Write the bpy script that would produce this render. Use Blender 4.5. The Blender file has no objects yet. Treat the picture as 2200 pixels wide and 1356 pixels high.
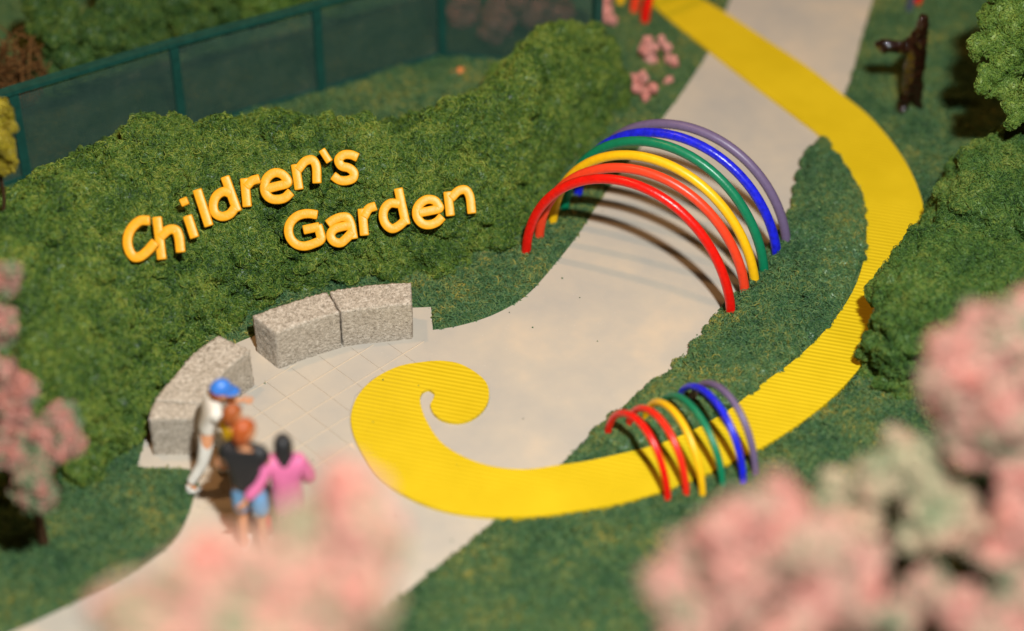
import bpy, bmesh, math, random
import numpy as np
from mathutils import Vector, Matrix, noise
from mathutils.geometry import delaunay_2d_cdt

random.seed(7)
np.random.seed(7)
scene = bpy.context.scene
COL = scene.collection
# The place is a scale model of a garden entrance; one unit is one metre of the garden it stands for.

# ------------------------------------------------------------------ camera
cam_data = bpy.data.cameras.new('camera')
cam = bpy.data.objects.new('camera', cam_data)
COL.objects.link(cam)
cam.location = (0.0, -18.768, 15.748)
cam.rotation_euler = (math.radians(50.0), 0.0, 0.0)
cam_data.sensor_width = 36.0
cam_data.lens = 78.55
cam_data.clip_start = 0.1
cam_data.clip_end = 200.0
cam_data.dof.use_dof = True
cam_data.dof.focus_distance = 24.35
cam_data.dof.aperture_fstop = 0.122
cam_data.dof.aperture_blades = 7
scene.camera = cam

# ------------------------------------------------------------------ light: a camera flash in a dim, warm room
world = bpy.data.worlds.new('World')
scene.world = world
world.use_nodes = True
bgn = world.node_tree.nodes['Background']
bgn.inputs['Color'].default_value = (1.0, 0.52, 0.20, 1.0)
bgn.inputs['Strength'].default_value = 0.12


def area_light(name, loc, target, sx, sy, power, color):
    d = bpy.data.lights.new(name, 'AREA')
    d.shape = 'RECTANGLE'
    d.size, d.size_y = sx, sy
    d.energy = power
    d.color = color
    o = bpy.data.objects.new(name, d)
    COL.objects.link(o)
    o.location = loc
    o.rotation_euler = (Vector(target) - Vector(loc)).to_track_quat('-Z', 'Y').to_euler()
    return o


area_light('camera_flash', (3.0, -15.2, 20.2), (0.3, 0.0, 0.0), 1.3, 0.55, 8700.0, (0.98, 1.0, 0.98))
area_light('warm_room_lamp', (-9.0, 2.0, 24.0), (0.0, 0.0, 0.0), 1.0, 1.0, 1500.0, (1.0, 0.55, 0.24))

scene.cycles.max_bounces = 3
scene.cycles.diffuse_bounces = 1
scene.cycles.glossy_bounces = 2
scene.cycles.transparent_max_bounces = 6
vs = scene.view_settings
vs.view_transform = 'Standard'
vs.look = 'None'
vs.exposure = 0.0
vs.gamma = 1.0
vs.use_curve_mapping = False

# ------------------------------------------------------------------ materials
def new_mat(name):
    m = bpy.data.materials.new(name)
    m.use_nodes = True
    nt = m.node_tree
    b = nt.nodes['Principled BSDF']
    return m, nt, b


def link(nt, a, b):
    nt.links.new(a, b)


def set_spec(b, v):
    for k in ('Specular IOR Level', 'Specular'):
        if k in b.inputs:
            b.inputs[k].default_value = v
            return


def noise_node(nt, scale, detail=4.0, rough=0.55, coord=None):
    n = nt.nodes.new('ShaderNodeTexNoise')
    n.inputs['Scale'].default_value = scale
    n.inputs['Detail'].default_value = detail
    n.inputs['Roughness'].default_value = rough
    if coord is not None:
        link(nt, coord, n.inputs['Vector'])
    return n


def ramp_node(nt, stops, fac):
    r = nt.nodes.new('ShaderNodeValToRGB')
    els = r.color_ramp.elements
    while len(els) < len(stops):
        els.new(0.5)
    for e, (p, c) in zip(els, stops):
        e.position = p
        e.color = (*c, 1.0)
    link(nt, fac, r.inputs['Fac'])
    return r


def world_pos(nt):
    return nt.nodes.new('ShaderNodeNewGeometry').outputs['Position']


def math_node(nt, op, a, b=None, clamp=False):
    n = nt.nodes.new('ShaderNodeMath')
    n.operation = op
    n.use_clamp = clamp
    for i, v in enumerate((a, b)):
        if v is None:
            continue
        if isinstance(v, (int, float)):
            n.inputs[i].default_value = v
        else:
            link(nt, v, n.inputs[i])
    return n.outputs[0]


def bump(nt, b, height, strength, dist):
    n = nt.nodes.new('ShaderNodeBump')
    n.inputs['Strength'].default_value = strength
    n.inputs['Distance'].default_value = dist
    link(nt, height, n.inputs['Height'])
    link(nt, n.outputs['Normal'], b.inputs['Normal'])
    return n


def foam_mat(name, stops, scale=2.2, fine=14.0, rand=0.35, rough=0.5, spec=0.35):
    """Dyed foam / flock: patchy colour from noise in the place plus a little per-grain variation."""
    m, nt, b = new_mat(name)
    p = world_pos(nt)
    n1 = noise_node(nt, scale, 3.0, 0.6, p).outputs['Fac']
    n2 = noise_node(nt, fine, 2.0, 0.6, p).outputs['Fac']
    oi = nt.nodes.new('ShaderNodeObjectInfo').outputs['Random']
    a = math_node(nt, 'MULTIPLY_ADD', math_node(nt, 'SUBTRACT', n1, 0.5), 1.5)
    nt.nodes[-1].inputs[2].default_value = 0.5
    c = math_node(nt, 'MULTIPLY', math_node(nt, 'SUBTRACT', n2, 0.5), 0.9)
    d = math_node(nt, 'MULTIPLY', math_node(nt, 'SUBTRACT', oi, 0.5), rand)
    f = math_node(nt, 'ADD', math_node(nt, 'ADD', a, c), d, clamp=True)
    r = ramp_node(nt, stops, f)
    link(nt, r.outputs['Color'], b.inputs['Base Color'])
    b.inputs['Roughness'].default_value = rough
    set_spec(b, spec)
    return m


def paint_mat(name, col, rough=0.28, var=0.08, bump_s=0.15, bump_scale=30.0, spec=0.5):
    m, nt, b = new_mat(name)
    p = nt.nodes.new('ShaderNodeTexCoord').outputs['Object']
    n = noise_node(nt, bump_scale, 3.0, 0.6, p).outputs['Fac']
    lo = tuple(max(0.0, c * (1 - 2.2 * var)) for c in col)
    hi = tuple(min(1.0, c * (1 + var)) for c in col)
    r = ramp_node(nt, [(0.25, lo), (0.75, hi)], n)
    link(nt, r.outputs['Color'], b.inputs['Base Color'])
    b.inputs['Roughness'].default_value = rough
    set_spec(b, spec)
    bump(nt, b, n, bump_s, 0.02)
    return m


HEDGE = foam_mat('hedge_foam', [(0.0, (0.018, 0.054, 0.010)), (0.3, (0.050, 0.114, 0.015)), (0.6, (0.102, 0.176, 0.021)), (1.0, (0.23, 0.275, 0.042))], rand=0.75, rough=0.45, spec=0.40)
HEDGE_DARK = foam_mat('hedge_foam_dark', [(0.0, (0.020, 0.058, 0.013)), (0.35, (0.050, 0.122, 0.022)), (0.7, (0.092, 0.168, 0.028)), (1.0, (0.18, 0.23, 0.042))], rand=0.65, rough=0.5, spec=0.32)
TURF = foam_mat('turf_flock', [(0.0, (0.024, 0.076, 0.030)), (0.36, (0.058, 0.146, 0.052)), (0.62, (0.100, 0.182, 0.060)), (0.88, (0.165, 0.205, 0.05)), (1.0, (0.30, 0.27, 0.05))], scale=1.5, fine=11.0, rand=0.75, rough=0.45, spec=0.45)
GROUND = foam_mat('ground_cover', [(0.0, (0.020, 0.060, 0.026)), (0.5, (0.045, 0.10, 0.040)), (1.0, (0.11, 0.12, 0.04))], scale=1.5, fine=20.0, rand=0.0, rough=0.8, spec=0.1)
TREE_LIGHT = foam_mat('tree_foam_light', [(0.0, (0.035, 0.085, 0.010)), (0.45, (0.085, 0.165, 0.022)), (1.0, (0.19, 0.26, 0.045))], rand=0.5)
SHRUB_BACK = foam_mat('shrub_foam', [(0.0, (0.014, 0.050, 0.011)), (0.5, (0.045, 0.105, 0.019)), (1.0, (0.14, 0.19, 0.025))], rand=0.6)
YELLOW_LEAF = foam_mat('yellow_foam', [(0.0, (0.10, 0.09, 0.006)), (0.5, (0.28, 0.22, 0.012)), (1.0, (0.42, 0.33, 0.03))], rand=0.5)
BLOSSOM = foam_mat('blossom_foam', [(0.0, (0.112, 0.178, 0.094)), (0.27, (0.213, 0.223, 0.139)), (0.41, (0.426, 0.287, 0.208)), (0.58, (0.504, 0.248, 0.208)), (0.78, (0.527, 0.183, 0.144)), (1.0, (0.516, 0.297, 0.218))], scale=2.4, fine=6.0, rand=0.25, rough=0.7, spec=0.2)
BLOSSOM_CREAM = foam_mat('blossom_cream_foam', [(0.0, (0.109, 0.197, 0.101)), (0.3, (0.271, 0.281, 0.163)), (0.55, (0.477, 0.363, 0.243)), (0.8, (0.489, 0.290, 0.203)), (1.0, (0.500, 0.177, 0.152))], scale=2.0, fine=6.0, rand=0.25, rough=0.7, spec=0.2)
BLOSSOM_PINK = foam_mat('blossom_pink_foam', [(0.0, (0.180, 0.238, 0.129)), (0.38, (0.303, 0.277, 0.169)), (0.48, (0.538, 0.307, 0.238)), (0.62, (0.617, 0.258, 0.218)), (0.8, (0.583, 0.208, 0.149)), (1.0, (0.583, 0.318, 0.258))], scale=2.4, fine=6.0, rand=0.25, rough=0.7, spec=0.2)
BLOSSOM_LEFT = foam_mat('blossom_sage_foam', [(0.0, (0.085, 0.18, 0.08)), (0.38, (0.15, 0.22, 0.115)), (0.48, (0.36, 0.23, 0.17)), (0.62, (0.44, 0.20, 0.17)), (0.8, (0.46, 0.17, 0.12)), (1.0, (0.44, 0.25, 0.19))], scale=2.6, fine=6.0, rand=0.3, rough=0.7, spec=0.2)
PETAL = foam_mat('petal_foam', [(0.0, (0.46, 0.15, 0.12)), (0.5, (0.70, 0.29, 0.24)), (1.0, (0.80, 0.42, 0.36))], rand=0.4, rough=0.7, spec=0.2)
ORANGE_PETAL = foam_mat('orange_petal_foam', [(0.0, (0.50, 0.12, 0.02)), (1.0, (0.70, 0.25, 0.08))], rand=0.4, rough=0.7, spec=0.2)
BARK = paint_mat('bark', (0.055, 0.028, 0.012), 0.7, 0.3, 0.6, 18.0, 0.2)
TWIG = paint_mat('dry_twig', (0.16, 0.075, 0.022), 0.8, 0.35, 0.6, 22.0, 0.2)


def path_material(name, a, b_, c):
    m, nt, b = new_mat(name)
    p = world_pos(nt)
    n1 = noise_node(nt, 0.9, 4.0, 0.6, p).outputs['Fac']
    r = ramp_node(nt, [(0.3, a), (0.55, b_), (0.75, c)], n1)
    n2 = noise_node(nt, 42.0, 2.0, 0.5, p).outputs['Fac']
    sp = ramp_node(nt, [(0.70, (0, 0, 0)), (0.76, (1, 1, 1))], n2)
    mix = nt.nodes.new('ShaderNodeMix')
    mix.data_type = 'RGBA'
    link(nt, math_node(nt, 'MULTIPLY', sp.outputs['Color'], 0.22), mix.inputs['Factor'])
    link(nt, r.outputs['Color'], mix.inputs['A'])
    mix.inputs['B'].default_value = (0.78, 0.72, 0.64, 1)
    link(nt, mix.outputs['Result'], b.inputs['Base Color'])
    b.inputs['Roughness'].default_value = 0.75
    set_spec(b, 0.25)
    n3 = noise_node(nt, 60.0, 3.0, 0.6, p).outputs['Fac']
    bump(nt, b, n3, 0.12, 0.01)
    return m


PATH = path_material('cream_path', (0.408, 0.379, 0.332), (0.485, 0.428, 0.347), (0.586, 0.478, 0.352))  # grey-to-peach mottling: patches of warm lamplight put into the path's colour
GROUT = path_material('pale_joint', (0.60, 0.49, 0.36), (0.62, 0.50, 0.36), (0.64, 0.51, 0.36))


def yellow_material():
    m, nt, b = new_mat('ribbed_yellow_sheet')
    p = world_pos(nt)
    mp = nt.nodes.new('ShaderNodeMapping')
    mp.inputs['Rotation'].default_value = (0, 0, math.radians(15.0))
    link(nt, p, mp.inputs['Vector'])
    w = nt.nodes.new('ShaderNodeTexWave')
    w.wave_type = 'BANDS'
    w.bands_direction = 'Y'
    w.wave_profile = 'SIN'
    w.inputs['Scale'].default_value = 5.2
    w.inputs['Distortion'].default_value = 0.25
    w.inputs['Detail'].default_value = 1.0
    w.inputs['Detail Scale'].default_value = 1.5
    link(nt, mp.outputs['Vector'], w.inputs['Vector'])
    n1 = noise_node(nt, 1.3, 4.0, 0.6, p).outputs['Fac']
    r = ramp_node(nt, [(0.3, (0.61, 0.43, 0.006)), (0.7, (0.69, 0.49, 0.010))], n1)
    n2 = noise_node(nt, 23.0, 3.0, 0.6, p).outputs['Fac']
    sp = ramp_node(nt, [(0.70, (0, 0, 0)), (0.755, (1, 1, 1))], n2)
    mix = nt.nodes.new('ShaderNodeMix')
    mix.data_type = 'RGBA'
    link(nt, math_node(nt, 'MULTIPLY', sp.outputs['Color'], 0.35), mix.inputs['Factor'])
    link(nt, r.outputs['Color'], mix.inputs['A'])
    mix.inputs['B'].default_value = (0.45, 0.27, 0.01, 1)
    link(nt, mix.outputs['Result'], b.inputs['Base Color'])
    b.inputs['Roughness'].default_value = 0.5
    set_spec(b, 0.3)
    bump(nt, b, w.outputs['Fac'], 0.27, 0.02)
    return m


YELLOW = yellow_material()


def stone_material():
    m, nt, b = new_mat('rough_pumice_stone')
    tc = nt.nodes.new('ShaderNodeTexCoord').outputs['Object']
    mp = nt.nodes.new('ShaderNodeMapping')
    mp.inputs['Scale'].default_value = (1.0, 1.0, 2.2)
    link(nt, tc, mp.inputs['Vector'])
    n1 = noise_node(nt, 26.0, 5.0, 0.80, mp.outputs['Vector']).outputs['Fac']
    n2 = noise_node(nt, 85.0, 3.0, 0.7, mp.outputs['Vector']).outputs['Fac']
    f = math_node(nt, 'ADD', math_node(nt, 'MULTIPLY', n1, 0.55), math_node(nt, 'MULTIPLY', n2, 0.45))
    r = ramp_node(nt, [(0.39, (0.13, 0.11, 0.085)), (0.46, (0.37, 0.315, 0.245)), (0.52, (0.57, 0.49, 0.385)), (0.60, (0.80, 0.74, 0.65))], f)
    link(nt, r.outputs['Color'], b.inputs['Base Color'])
    b.inputs['Roughness'].default_value = 0.8
    set_spec(b, 0.3)
    bump(nt, b, f, 0.9, 0.03)
    return m


STONE = stone_material()


def mesh_material():
    """Fine green screen cloth: a woven grid with small open holes."""
    m, nt, b = new_mat('green_mesh_screen')
    tc = nt.nodes.new('ShaderNodeTexCoord').outputs['Object']
    hs = []
    for ax in ('X', 'Z'):
        w = nt.nodes.new('ShaderNodeTexWave')
        w.wave_type = 'BANDS'
        w.bands_direction = ax
        w.inputs['Scale'].default_value = 8.5
        w.inputs['Distortion'].default_value = 1.2
        w.inputs['Detail'].default_value = 1.0
        link(nt, tc, w.inputs['Vector'])
        hs.append(w.outputs['Fac'])
    hole = math_node(nt, 'MULTIPLY', hs[0], hs[1])
    alpha = ramp_node(nt, [(0.08, (0.80, 0.80, 0.80)), (0.36, (0.06, 0.06, 0.06))], hole)
    link(nt, alpha.outputs['Color'], b.inputs['Alpha'])
    n = noise_node(nt, 2.5, 4.0, 0.6, tc).outputs['Fac']
    r = ramp_node(nt, [(0.3, (0.022, 0.068, 0.052)), (0.6, (0.042, 0.092, 0.068)), (0.8, (0.11, 0.13, 0.09))], n)
    link(nt, r.outputs['Color'], b.inputs['Base Color'])
    b.inputs['Roughness'].default_value = 0.5
    bump(nt, b, hole, 0.6, 0.02)
    return m


MESH_SCREEN = mesh_material()
FENCE_PAINT = paint_mat('fence_green_paint', (0.010, 0.064, 0.048), 0.45, 0.15, 0.15, 12.0, 0.35)
LETTER = paint_mat('letter_yellow_paint', (0.84, 0.36, 0.010), 0.40, 0.06, 0.14, 22.0, 0.35)
ARCH = {
    'red': paint_mat('red_paint', (0.78, 0.008, 0.004), 0.30, 0.10, 0.18, 16.0),
    'coral': paint_mat('coral_paint', (0.85, 0.055, 0.016), 0.36, 0.06, 0.12, 16.0),
    'yellow': paint_mat('yellow_paint', (0.90, 0.50, 0.006), 0.38, 0.05, 0.10, 16.0),
    'green': paint_mat('green_paint', (0.004, 0.19, 0.085), 0.36, 0.08, 0.12, 16.0),
    'blue': paint_mat('blue_paint', (0.012, 0.018, 0.68), 0.30, 0.22, 0.18, 16.0),
    'purple': paint_mat('purple_paint', (0.145, 0.105, 0.20), 0.42, 0.05, 0.08, 16.0),
    'scarlet': paint_mat('scarlet_paint', (0.80, 0.022, 0.008), 0.32, 0.06, 0.12, 16.0),
    'slate': paint_mat('slate_paint', (0.06, 0.07, 0.10), 0.34, 0.05, 0.08, 16.0),
}


def plastic(name, col, rough=0.4):
    return paint_mat(name, col, rough, 0.06, 0.05, 14.0, 0.4)


SKIN = plastic('figure_skin', (0.66, 0.30, 0.15))
SCULPT = paint_mat('glossy_dark_brown', (0.018, 0.006, 0.003), 0.08, 0.4, 0.8, 12.0, 0.9)

# ------------------------------------------------------------------ helpers
def tag(o, label=None, category=None, group=None, kind=None):
    if label:
        o['label'] = label
    if category:
        o['category'] = category
    if group:
        o['group'] = group
    if kind:
        o['kind'] = kind
    return o


def mesh_from(name, verts, faces, smooth=True):
    me = bpy.data.meshes.new(name)
    me.from_pydata([tuple(v) for v in verts], [], faces)
    me.validate()
    me.update()
    if smooth:
        me.polygons.foreach_set('use_smooth', [True] * len(me.polygons))
    return me


def add_obj(name, me, mat=None, parent=None, loc=None, rot=None):
    o = bpy.data.objects.new(name, me)
    COL.objects.link(o)
    if mat is not None and me is not None and len(me.materials) == 0:
        me.materials.append(mat)
    if parent is not None:
        o.parent = parent
    if loc is not None:
        o.location = loc
    if rot is not None:
        o.rotation_euler = rot
    return o


def empty(name, loc=(0, 0, 0), rotz=0.0):
    o = bpy.data.objects.new(name, None)
    COL.objects.link(o)
    o.empty_display_size = 0.1
    o.location = loc
    o.rotation_euler = (0, 0, rotz)
    return o


def catmull(pts, n=6, closed=False):
    P = [np.array(p, float) for p in pts]
    out = []
    N = len(P)
    rng = range(N) if closed else range(N - 1)
    for i in rng:
        if closed:
            p0, p1, p2, p3 = P[(i - 1) % N], P[i], P[(i + 1) % N], P[(i + 2) % N]
        else:
            p1, p2 = P[i], P[i + 1]
            p0 = P[i - 1] if i > 0 else 2 * p1 - p2
            p3 = P[i + 2] if i + 2 < N else 2 * p2 - p1
        # centripetal knots keep uneven points from looping
        t0 = 0.0
        t1 = t0 + max(np.linalg.norm(p1 - p0), 1e-6) ** 0.5
        t2 = t1 + max(np.linalg.norm(p2 - p1), 1e-6) ** 0.5
        t3 = t2 + max(np.linalg.norm(p3 - p2), 1e-6) ** 0.5
        for k in range(n):
            t = t1 + (t2 - t1) * k / n
            a1 = (t1 - t) / (t1 - t0) * p0 + (t - t0) / (t1 - t0) * p1
            a2 = (t2 - t) / (t2 - t1) * p1 + (t - t1) / (t2 - t1) * p2
            a3 = (t3 - t) / (t3 - t2) * p2 + (t - t2) / (t3 - t2) * p3
            b1 = (t2 - t) / (t2 - t0) * a1 + (t - t0) / (t2 - t0) * a2
            b2 = (t3 - t) / (t3 - t1) * a2 + (t - t1) / (t3 - t1) * a3
            out.append((t2 - t) / (t2 - t1) * b1 + (t - t1) / (t2 - t1) * b2)
    if not closed:
        out.append(P[-1])
    return [tuple(float(c) for c in p) for p in out]


def area2(poly):
    return sum(a[0] * b[1] - b[0] * a[1] for a, b in zip(poly, poly[1:] + poly[:1])) / 2


def slab(name, poly, z0, z1, lip=0.0):
    """A flat sheet of a given outline with real thickness."""
    if area2(poly) < 0:
        poly = poly[::-1]
    q = []
    for a in poly:
        if not q or math.hypot(a[0] - q[-1][0], a[1] - q[-1][1]) > 1e-4:
            q.append(a)
    if math.hypot(q[0][0] - q[-1][0], q[0][1] - q[-1][1]) < 1e-4:
        q.pop()
    n = len(q)
    vo, _, fo_, _, _, _ = delaunay_2d_cdt([Vector(a) for a in q], [], [list(range(n))], 1, 1e-6)
    m = len(vo)
    verts = [(v.x, v.y, z1) for v in vo]
    faces = [tuple(f) for f in fo_]
    verts += [(x, y, z1) for x, y in q] + [(x, y, z0) for x, y in q]
    for i in range(n):
        j = (i + 1) % n
        faces.append((m + n + i, m + n + j, m + j, m + i))
    return mesh_from(name, verts, faces, False)


def poly_sdist(px, py, poly):
    """Signed distance to a polygon, positive outside (numpy arrays in)."""
    P = np.array(poly)
    best = np.full(px.shape, 1e9)
    inside = np.zeros(px.shape, bool)
    n = len(P)
    for i in range(n):
        ax, ay = P[i]
        bx, by = P[(i + 1) % n]
        dx, dy = bx - ax, by - ay
        L = dx * dx + dy * dy + 1e-12
        t = np.clip(((px - ax) * dx + (py - ay) * dy) / L, 0, 1)
        best = np.minimum(best, (px - ax - t * dx) ** 2 + (py - ay - t * dy) ** 2)
        c = ((ay > py) != (by > py))
        xs = ax + (py - ay) * dx / (dy if abs(dy) > 1e-12 else 1e-12)
        inside ^= c & (px < xs)
    d = np.sqrt(best)
    return np.where(inside, -d, d)


def sweep(pts, profile, closed_ends=True, up=None):
    """Sweep a closed 2-D profile [(u, v)] (or one per point) along a 3-D polyline; u lies in the plane across 'up', v along up."""
    P = [Vector(p) for p in pts]
    n = len(P)
    verts, faces = [], []
    prev_n = None
    per = isinstance(profile[0][0], (tuple, list))
    m = len(profile[0]) if per else len(profile)
    for i in range(n):
        t = (P[min(i + 1, n - 1)] - P[max(i - 1, 0)]).normalized()
        if up is not None:
            side = t.cross(Vector(up)).normalized()
            v = side.cross(t).normalized()
        else:
            if prev_n is None:
                a = Vector((0, 0, 1)) if abs(t.z) < 0.9 else Vector((1, 0, 0))
                prev_n = t.cross(a).normalized()
            side = (prev_n - t * prev_n.dot(t)).normalized()
            prev_n = side
            v = side.cross(t).normalized()
        pr = profile[i] if per else profile
        for (a, b) in pr:
            verts.append(P[i] + side * a + v * b)
    for i in range(n - 1):
        for k in range(m):
            k2 = (k + 1) % m
            faces.append((i * m + k, i * m + k2, (i + 1) * m + k2, (i + 1) * m + k))
    if closed_ends:
        faces.append(tuple(range(m))[::-1])
        faces.append(tuple((n - 1) * m + k for k in range(m)))
    return verts, faces


def circle(r, n):
    return [(r * math.cos(2 * math.pi * k / n), r * math.sin(2 * math.pi * k / n)) for k in range(n)]


def join_geo(parts):
    V, Fc = [], []
    for v, f in parts:
        o = len(V)
        V += list(v)
        Fc += [tuple(i + o for i in q) for q in f]
    return V, Fc


def fix_normals(me):
    bm = bmesh.new()
    bm.from_mesh(me)
    bmesh.ops.recalc_face_normals(bm, faces=bm.faces)
    bm.to_mesh(me)
    bm.free()


def box_geo(x0, x1, y0, y1, z0, z1):
    v = [(x0, y0, z0), (x1, y0, z0), (x1, y1, z0), (x0, y1, z0), (x0, y0, z1), (x1, y0, z1), (x1, y1, z1), (x0, y1, z1)]
    f = [(0, 3, 2, 1), (4, 5, 6, 7), (0, 1, 5, 4), (1, 2, 6, 5), (2, 3, 7, 6), (3, 0, 4, 7)]
    return v, f


_ICO = {}


def ico(sub):
    if sub not in _ICO:
        bm = bmesh.new()
        bmesh.ops.create_icosphere(bm, subdivisions=sub, radius=1.0)
        v = np.array([tuple(x.co) for x in bm.verts])
        f = [tuple(q.index for q in fa.verts) for fa in bm.faces]
        bm.free()
        _ICO[sub] = (v, f)
    return _ICO[sub]


def fuzz_group(name, density, size, mat, attr=None, sweep_deg=210.0, thick=0.26):
    """Curled flock grains strewn over a surface; 'attr' scales the density."""
    ng = bpy.data.node_groups.new(name, 'GeometryNodeTree')
    ng.interface.new_socket('Geometry', in_out='INPUT', socket_type='NodeSocketGeometry')
    ng.interface.new_socket('Geometry', in_out='OUTPUT', socket_type='NodeSocketGeometry')
    N, L = ng.nodes, ng.links
    gi, go = N.new('NodeGroupInput'), N.new('NodeGroupOutput')
    dp = N.new('GeometryNodeDistributePointsOnFaces')
    dp.distribute_method = 'RANDOM'
    L.new(gi.outputs[0], dp.inputs['Mesh'])
    if attr:
        na = N.new('GeometryNodeInputNamedAttribute')
        na.data_type = 'FLOAT'
        na.inputs['Name'].default_value = attr
        mu = N.new('ShaderNodeMath')
        mu.operation = 'MULTIPLY'
        mu.inputs[1].default_value = density
        L.new(na.outputs['Attribute'], mu.inputs[0])
        L.new(mu.outputs[0], dp.inputs['Density'])
    else:
        dp.inputs['Density'].default_value = density
    arc = N.new('GeometryNodeCurveArc')
    arc.inputs['Resolution'].default_value = 6
    arc.inputs['Radius'].default_value = size
    arc.inputs['Sweep Angle'].default_value = math.radians(sweep_deg)
    cc = N.new('GeometryNodeCurvePrimitiveCircle')
    cc.inputs['Resolution'].default_value = 3
    cc.inputs['Radius'].default_value = size * thick
    cm = N.new('GeometryNodeCurveToMesh')
    L.new(arc.outputs['Curve'], cm.inputs['Curve'])
    L.new(cc.outputs['Curve'], cm.inputs['Profile Curve'])
    sm = N.new('GeometryNodeSetMaterial')
    sm.inputs['Material'].default_value = mat
    L.new(cm.outputs['Mesh'], sm.inputs['Geometry'])
    rv = N.new('FunctionNodeRandomValue')
    rv.data_type = 'FLOAT_VECTOR'
    rv.inputs[0].default_value = (0, 0, 0)
    rv.inputs[1].default_value = (6.283, 6.283, 6.283)
    rs = N.new('FunctionNodeRandomValue')
    rs.data_type = 'FLOAT'
    rs.inputs[2].default_value = 0.55
    rs.inputs[3].default_value = 1.45
    rs.inputs['Seed'].default_value = 5
    io = N.new('GeometryNodeInstanceOnPoints')
    L.new(dp.outputs['Points'], io.inputs['Points'])
    L.new(sm.outputs['Geometry'], io.inputs['Instance'])
    L.new(rv.outputs[0], io.inputs['Rotation'])
    L.new(rs.outputs[1], io.inputs['Scale'])
    L.new(io.outputs['Instances'], go.inputs[0])
    return ng


def add_fuzz(name, me, mat, density, size, parent=None, attr=None, **kw):
    o = bpy.data.objects.new(name, me)
    COL.objects.link(o)
    md = o.modifiers.new('flock', 'NODES')
    md.node_group = fuzz_group('flock_' + name, density, size, mat, attr, **kw)
    o['kind'] = 'stuff'
    if parent is not None:
        o.parent = parent
    return o


def lump_mesh(name, balls, voxel, amp=0.05, freq=5.0, amp2=0.025, freq2=16.0):
    """Fuse many balls (x, y, z, r) into one lumpy foam skin, then roughen it."""
    v0, f0 = ico(2)
    V = np.concatenate([v0 * b[3] + np.array(b[:3]) for b in balls])
    nf = len(v0)
    Fc = [tuple(i + k * nf for i in f) for k in range(len(balls)) for f in f0]
    me = mesh_from(name + '_raw', V, Fc, False)
    tmp = bpy.data.objects.new(name + '_raw', me)
    COL.objects.link(tmp)
    md = tmp.modifiers.new('remesh', 'REMESH')
    md.mode = 'VOXEL'
    md.voxel_size = voxel
    dg = bpy.context.evaluated_depsgraph_get()
    dg.update()
    out = bpy.data.meshes.new_from_object(tmp.evaluated_get(dg))
    bpy.data.objects.remove(tmp)
    bpy.data.meshes.remove(me)
    out.name = name
    n = len(out.vertices)
    co = np.empty(n * 3, np.float32)
    out.vertices.foreach_get('co', co)
    no = np.empty(n * 3, np.float32)
    out.vertices.foreach_get('normal', no)
    co = co.reshape(-1, 3)
    no = no.reshape(-1, 3)
    d = np.empty(n, np.float32)
    for i in range(n):
        p = Vector(co[i])
        d[i] = amp * (0.9 - 3.2 * abs(noise.noise(p * freq))) + amp2 * (0.8 - 3.0 * abs(noise.noise(p * freq2 * 0.75))) + amp2 * 0.5 * noise.noise(p * freq2 * 2.3)
    co = co + no * d[:, None]
    co[:, 2] = np.maximum(co[:, 2], -0.06)
    out.vertices.foreach_set('co', co.ravel())
    out.polygons.foreach_set('use_smooth', [True] * len(out.polygons))
    out.update()
    return out

# ------------------------------------------------------------------ the setting: ground, path, yellow walk
PATH_LEFT = [(-6.2, -6.3), (-5.02, -4.86), (-4.63, -4.61), (-4.12, -4.25), (-3.60, -3.82), (-3.30, -3.45), (-3.19, -3.03), (-3.18, -2.64), (-3.26, -2.45)]
PATH_PLINTH = [(-3.80, -2.42), (-3.76, -1.95), (-3.66, -1.46), (-3.42, -0.95), (-3.10, -0.60), (-2.70, -0.32), (-2.35, -0.14), (-1.79, 0.05), (-1.05, 0.10), (-0.89, 0.11)]
PATH_R1 = [(-0.86, -0.28), (-0.58, -0.21), (-0.20, -0.02), (0.15, 0.30), (0.47, 0.84), (0.75, 1.39), (1.09, 2.19), (1.69, 3.41), (2.15, 4.36), (2.56, 5.36), (2.88, 6.47), (3.22, 7.54), (3.9, 10.5)]
PATH_R2 = [(5.7, 10.5), (5.05, 7.54), (4.76, 6.47), (4.48, 5.47), (4.22, 4.51), (3.85, 3.51), (3.53, 2.88), (3.37, 2.37), (3.23, 1.74), (2.83, 0.88), (2.36, 0.14), (1.96, -0.56), (1.68, -0.94), (1.32, -1.38), (1.02, -1.67), (0.72, -2.06), (0.38, -2.54), (-0.16, -3.16), (-0.54, -3.61), (-0.98, -4.10), (-1.32, -4.51), (-1.56, -4.86), (-2.6, -6.3)]
path_poly = catmull(PATH_LEFT) + catmull(PATH_PLINTH[:1] + PATH_PLINTH[1:], 4) + catmull(PATH_R1) + catmull(PATH_R2)
YELLOW_OUT = [(-0.87, -0.83), (-1.19, -0.91), (-1.45, -1.11), (-1.61, -1.37), (-1.67, -1.69), (-1.63, -1.97), (-1.51, -2.28), (-1.34, -2.59), (-1.09, -2.84), (-0.78, -3.03), (-0.46, -3.13), (-0.09, -3.17), (0.28, -3.15), (0.64, -3.08), (1.02, -2.99), (1.39, -2.85), (1.78, -2.66), (2.17, -2.42), (2.57, -2.15), (2.98, -1.80), (3.36, -1.40), (3.71, -0.92), (4.05, -0.39), (4.34, 0.24), (4.56, 0.90), (4.72, 1.50), (4.77, 1.94), (4.68, 2.77), (4.38, 3.68), (4.09, 4.18), (3.75, 4.75), (3.28, 5.39), (2.79, 6.05), (2.51, 6.39), (1.87, 7.21), (0.6, 8.8)]
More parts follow.
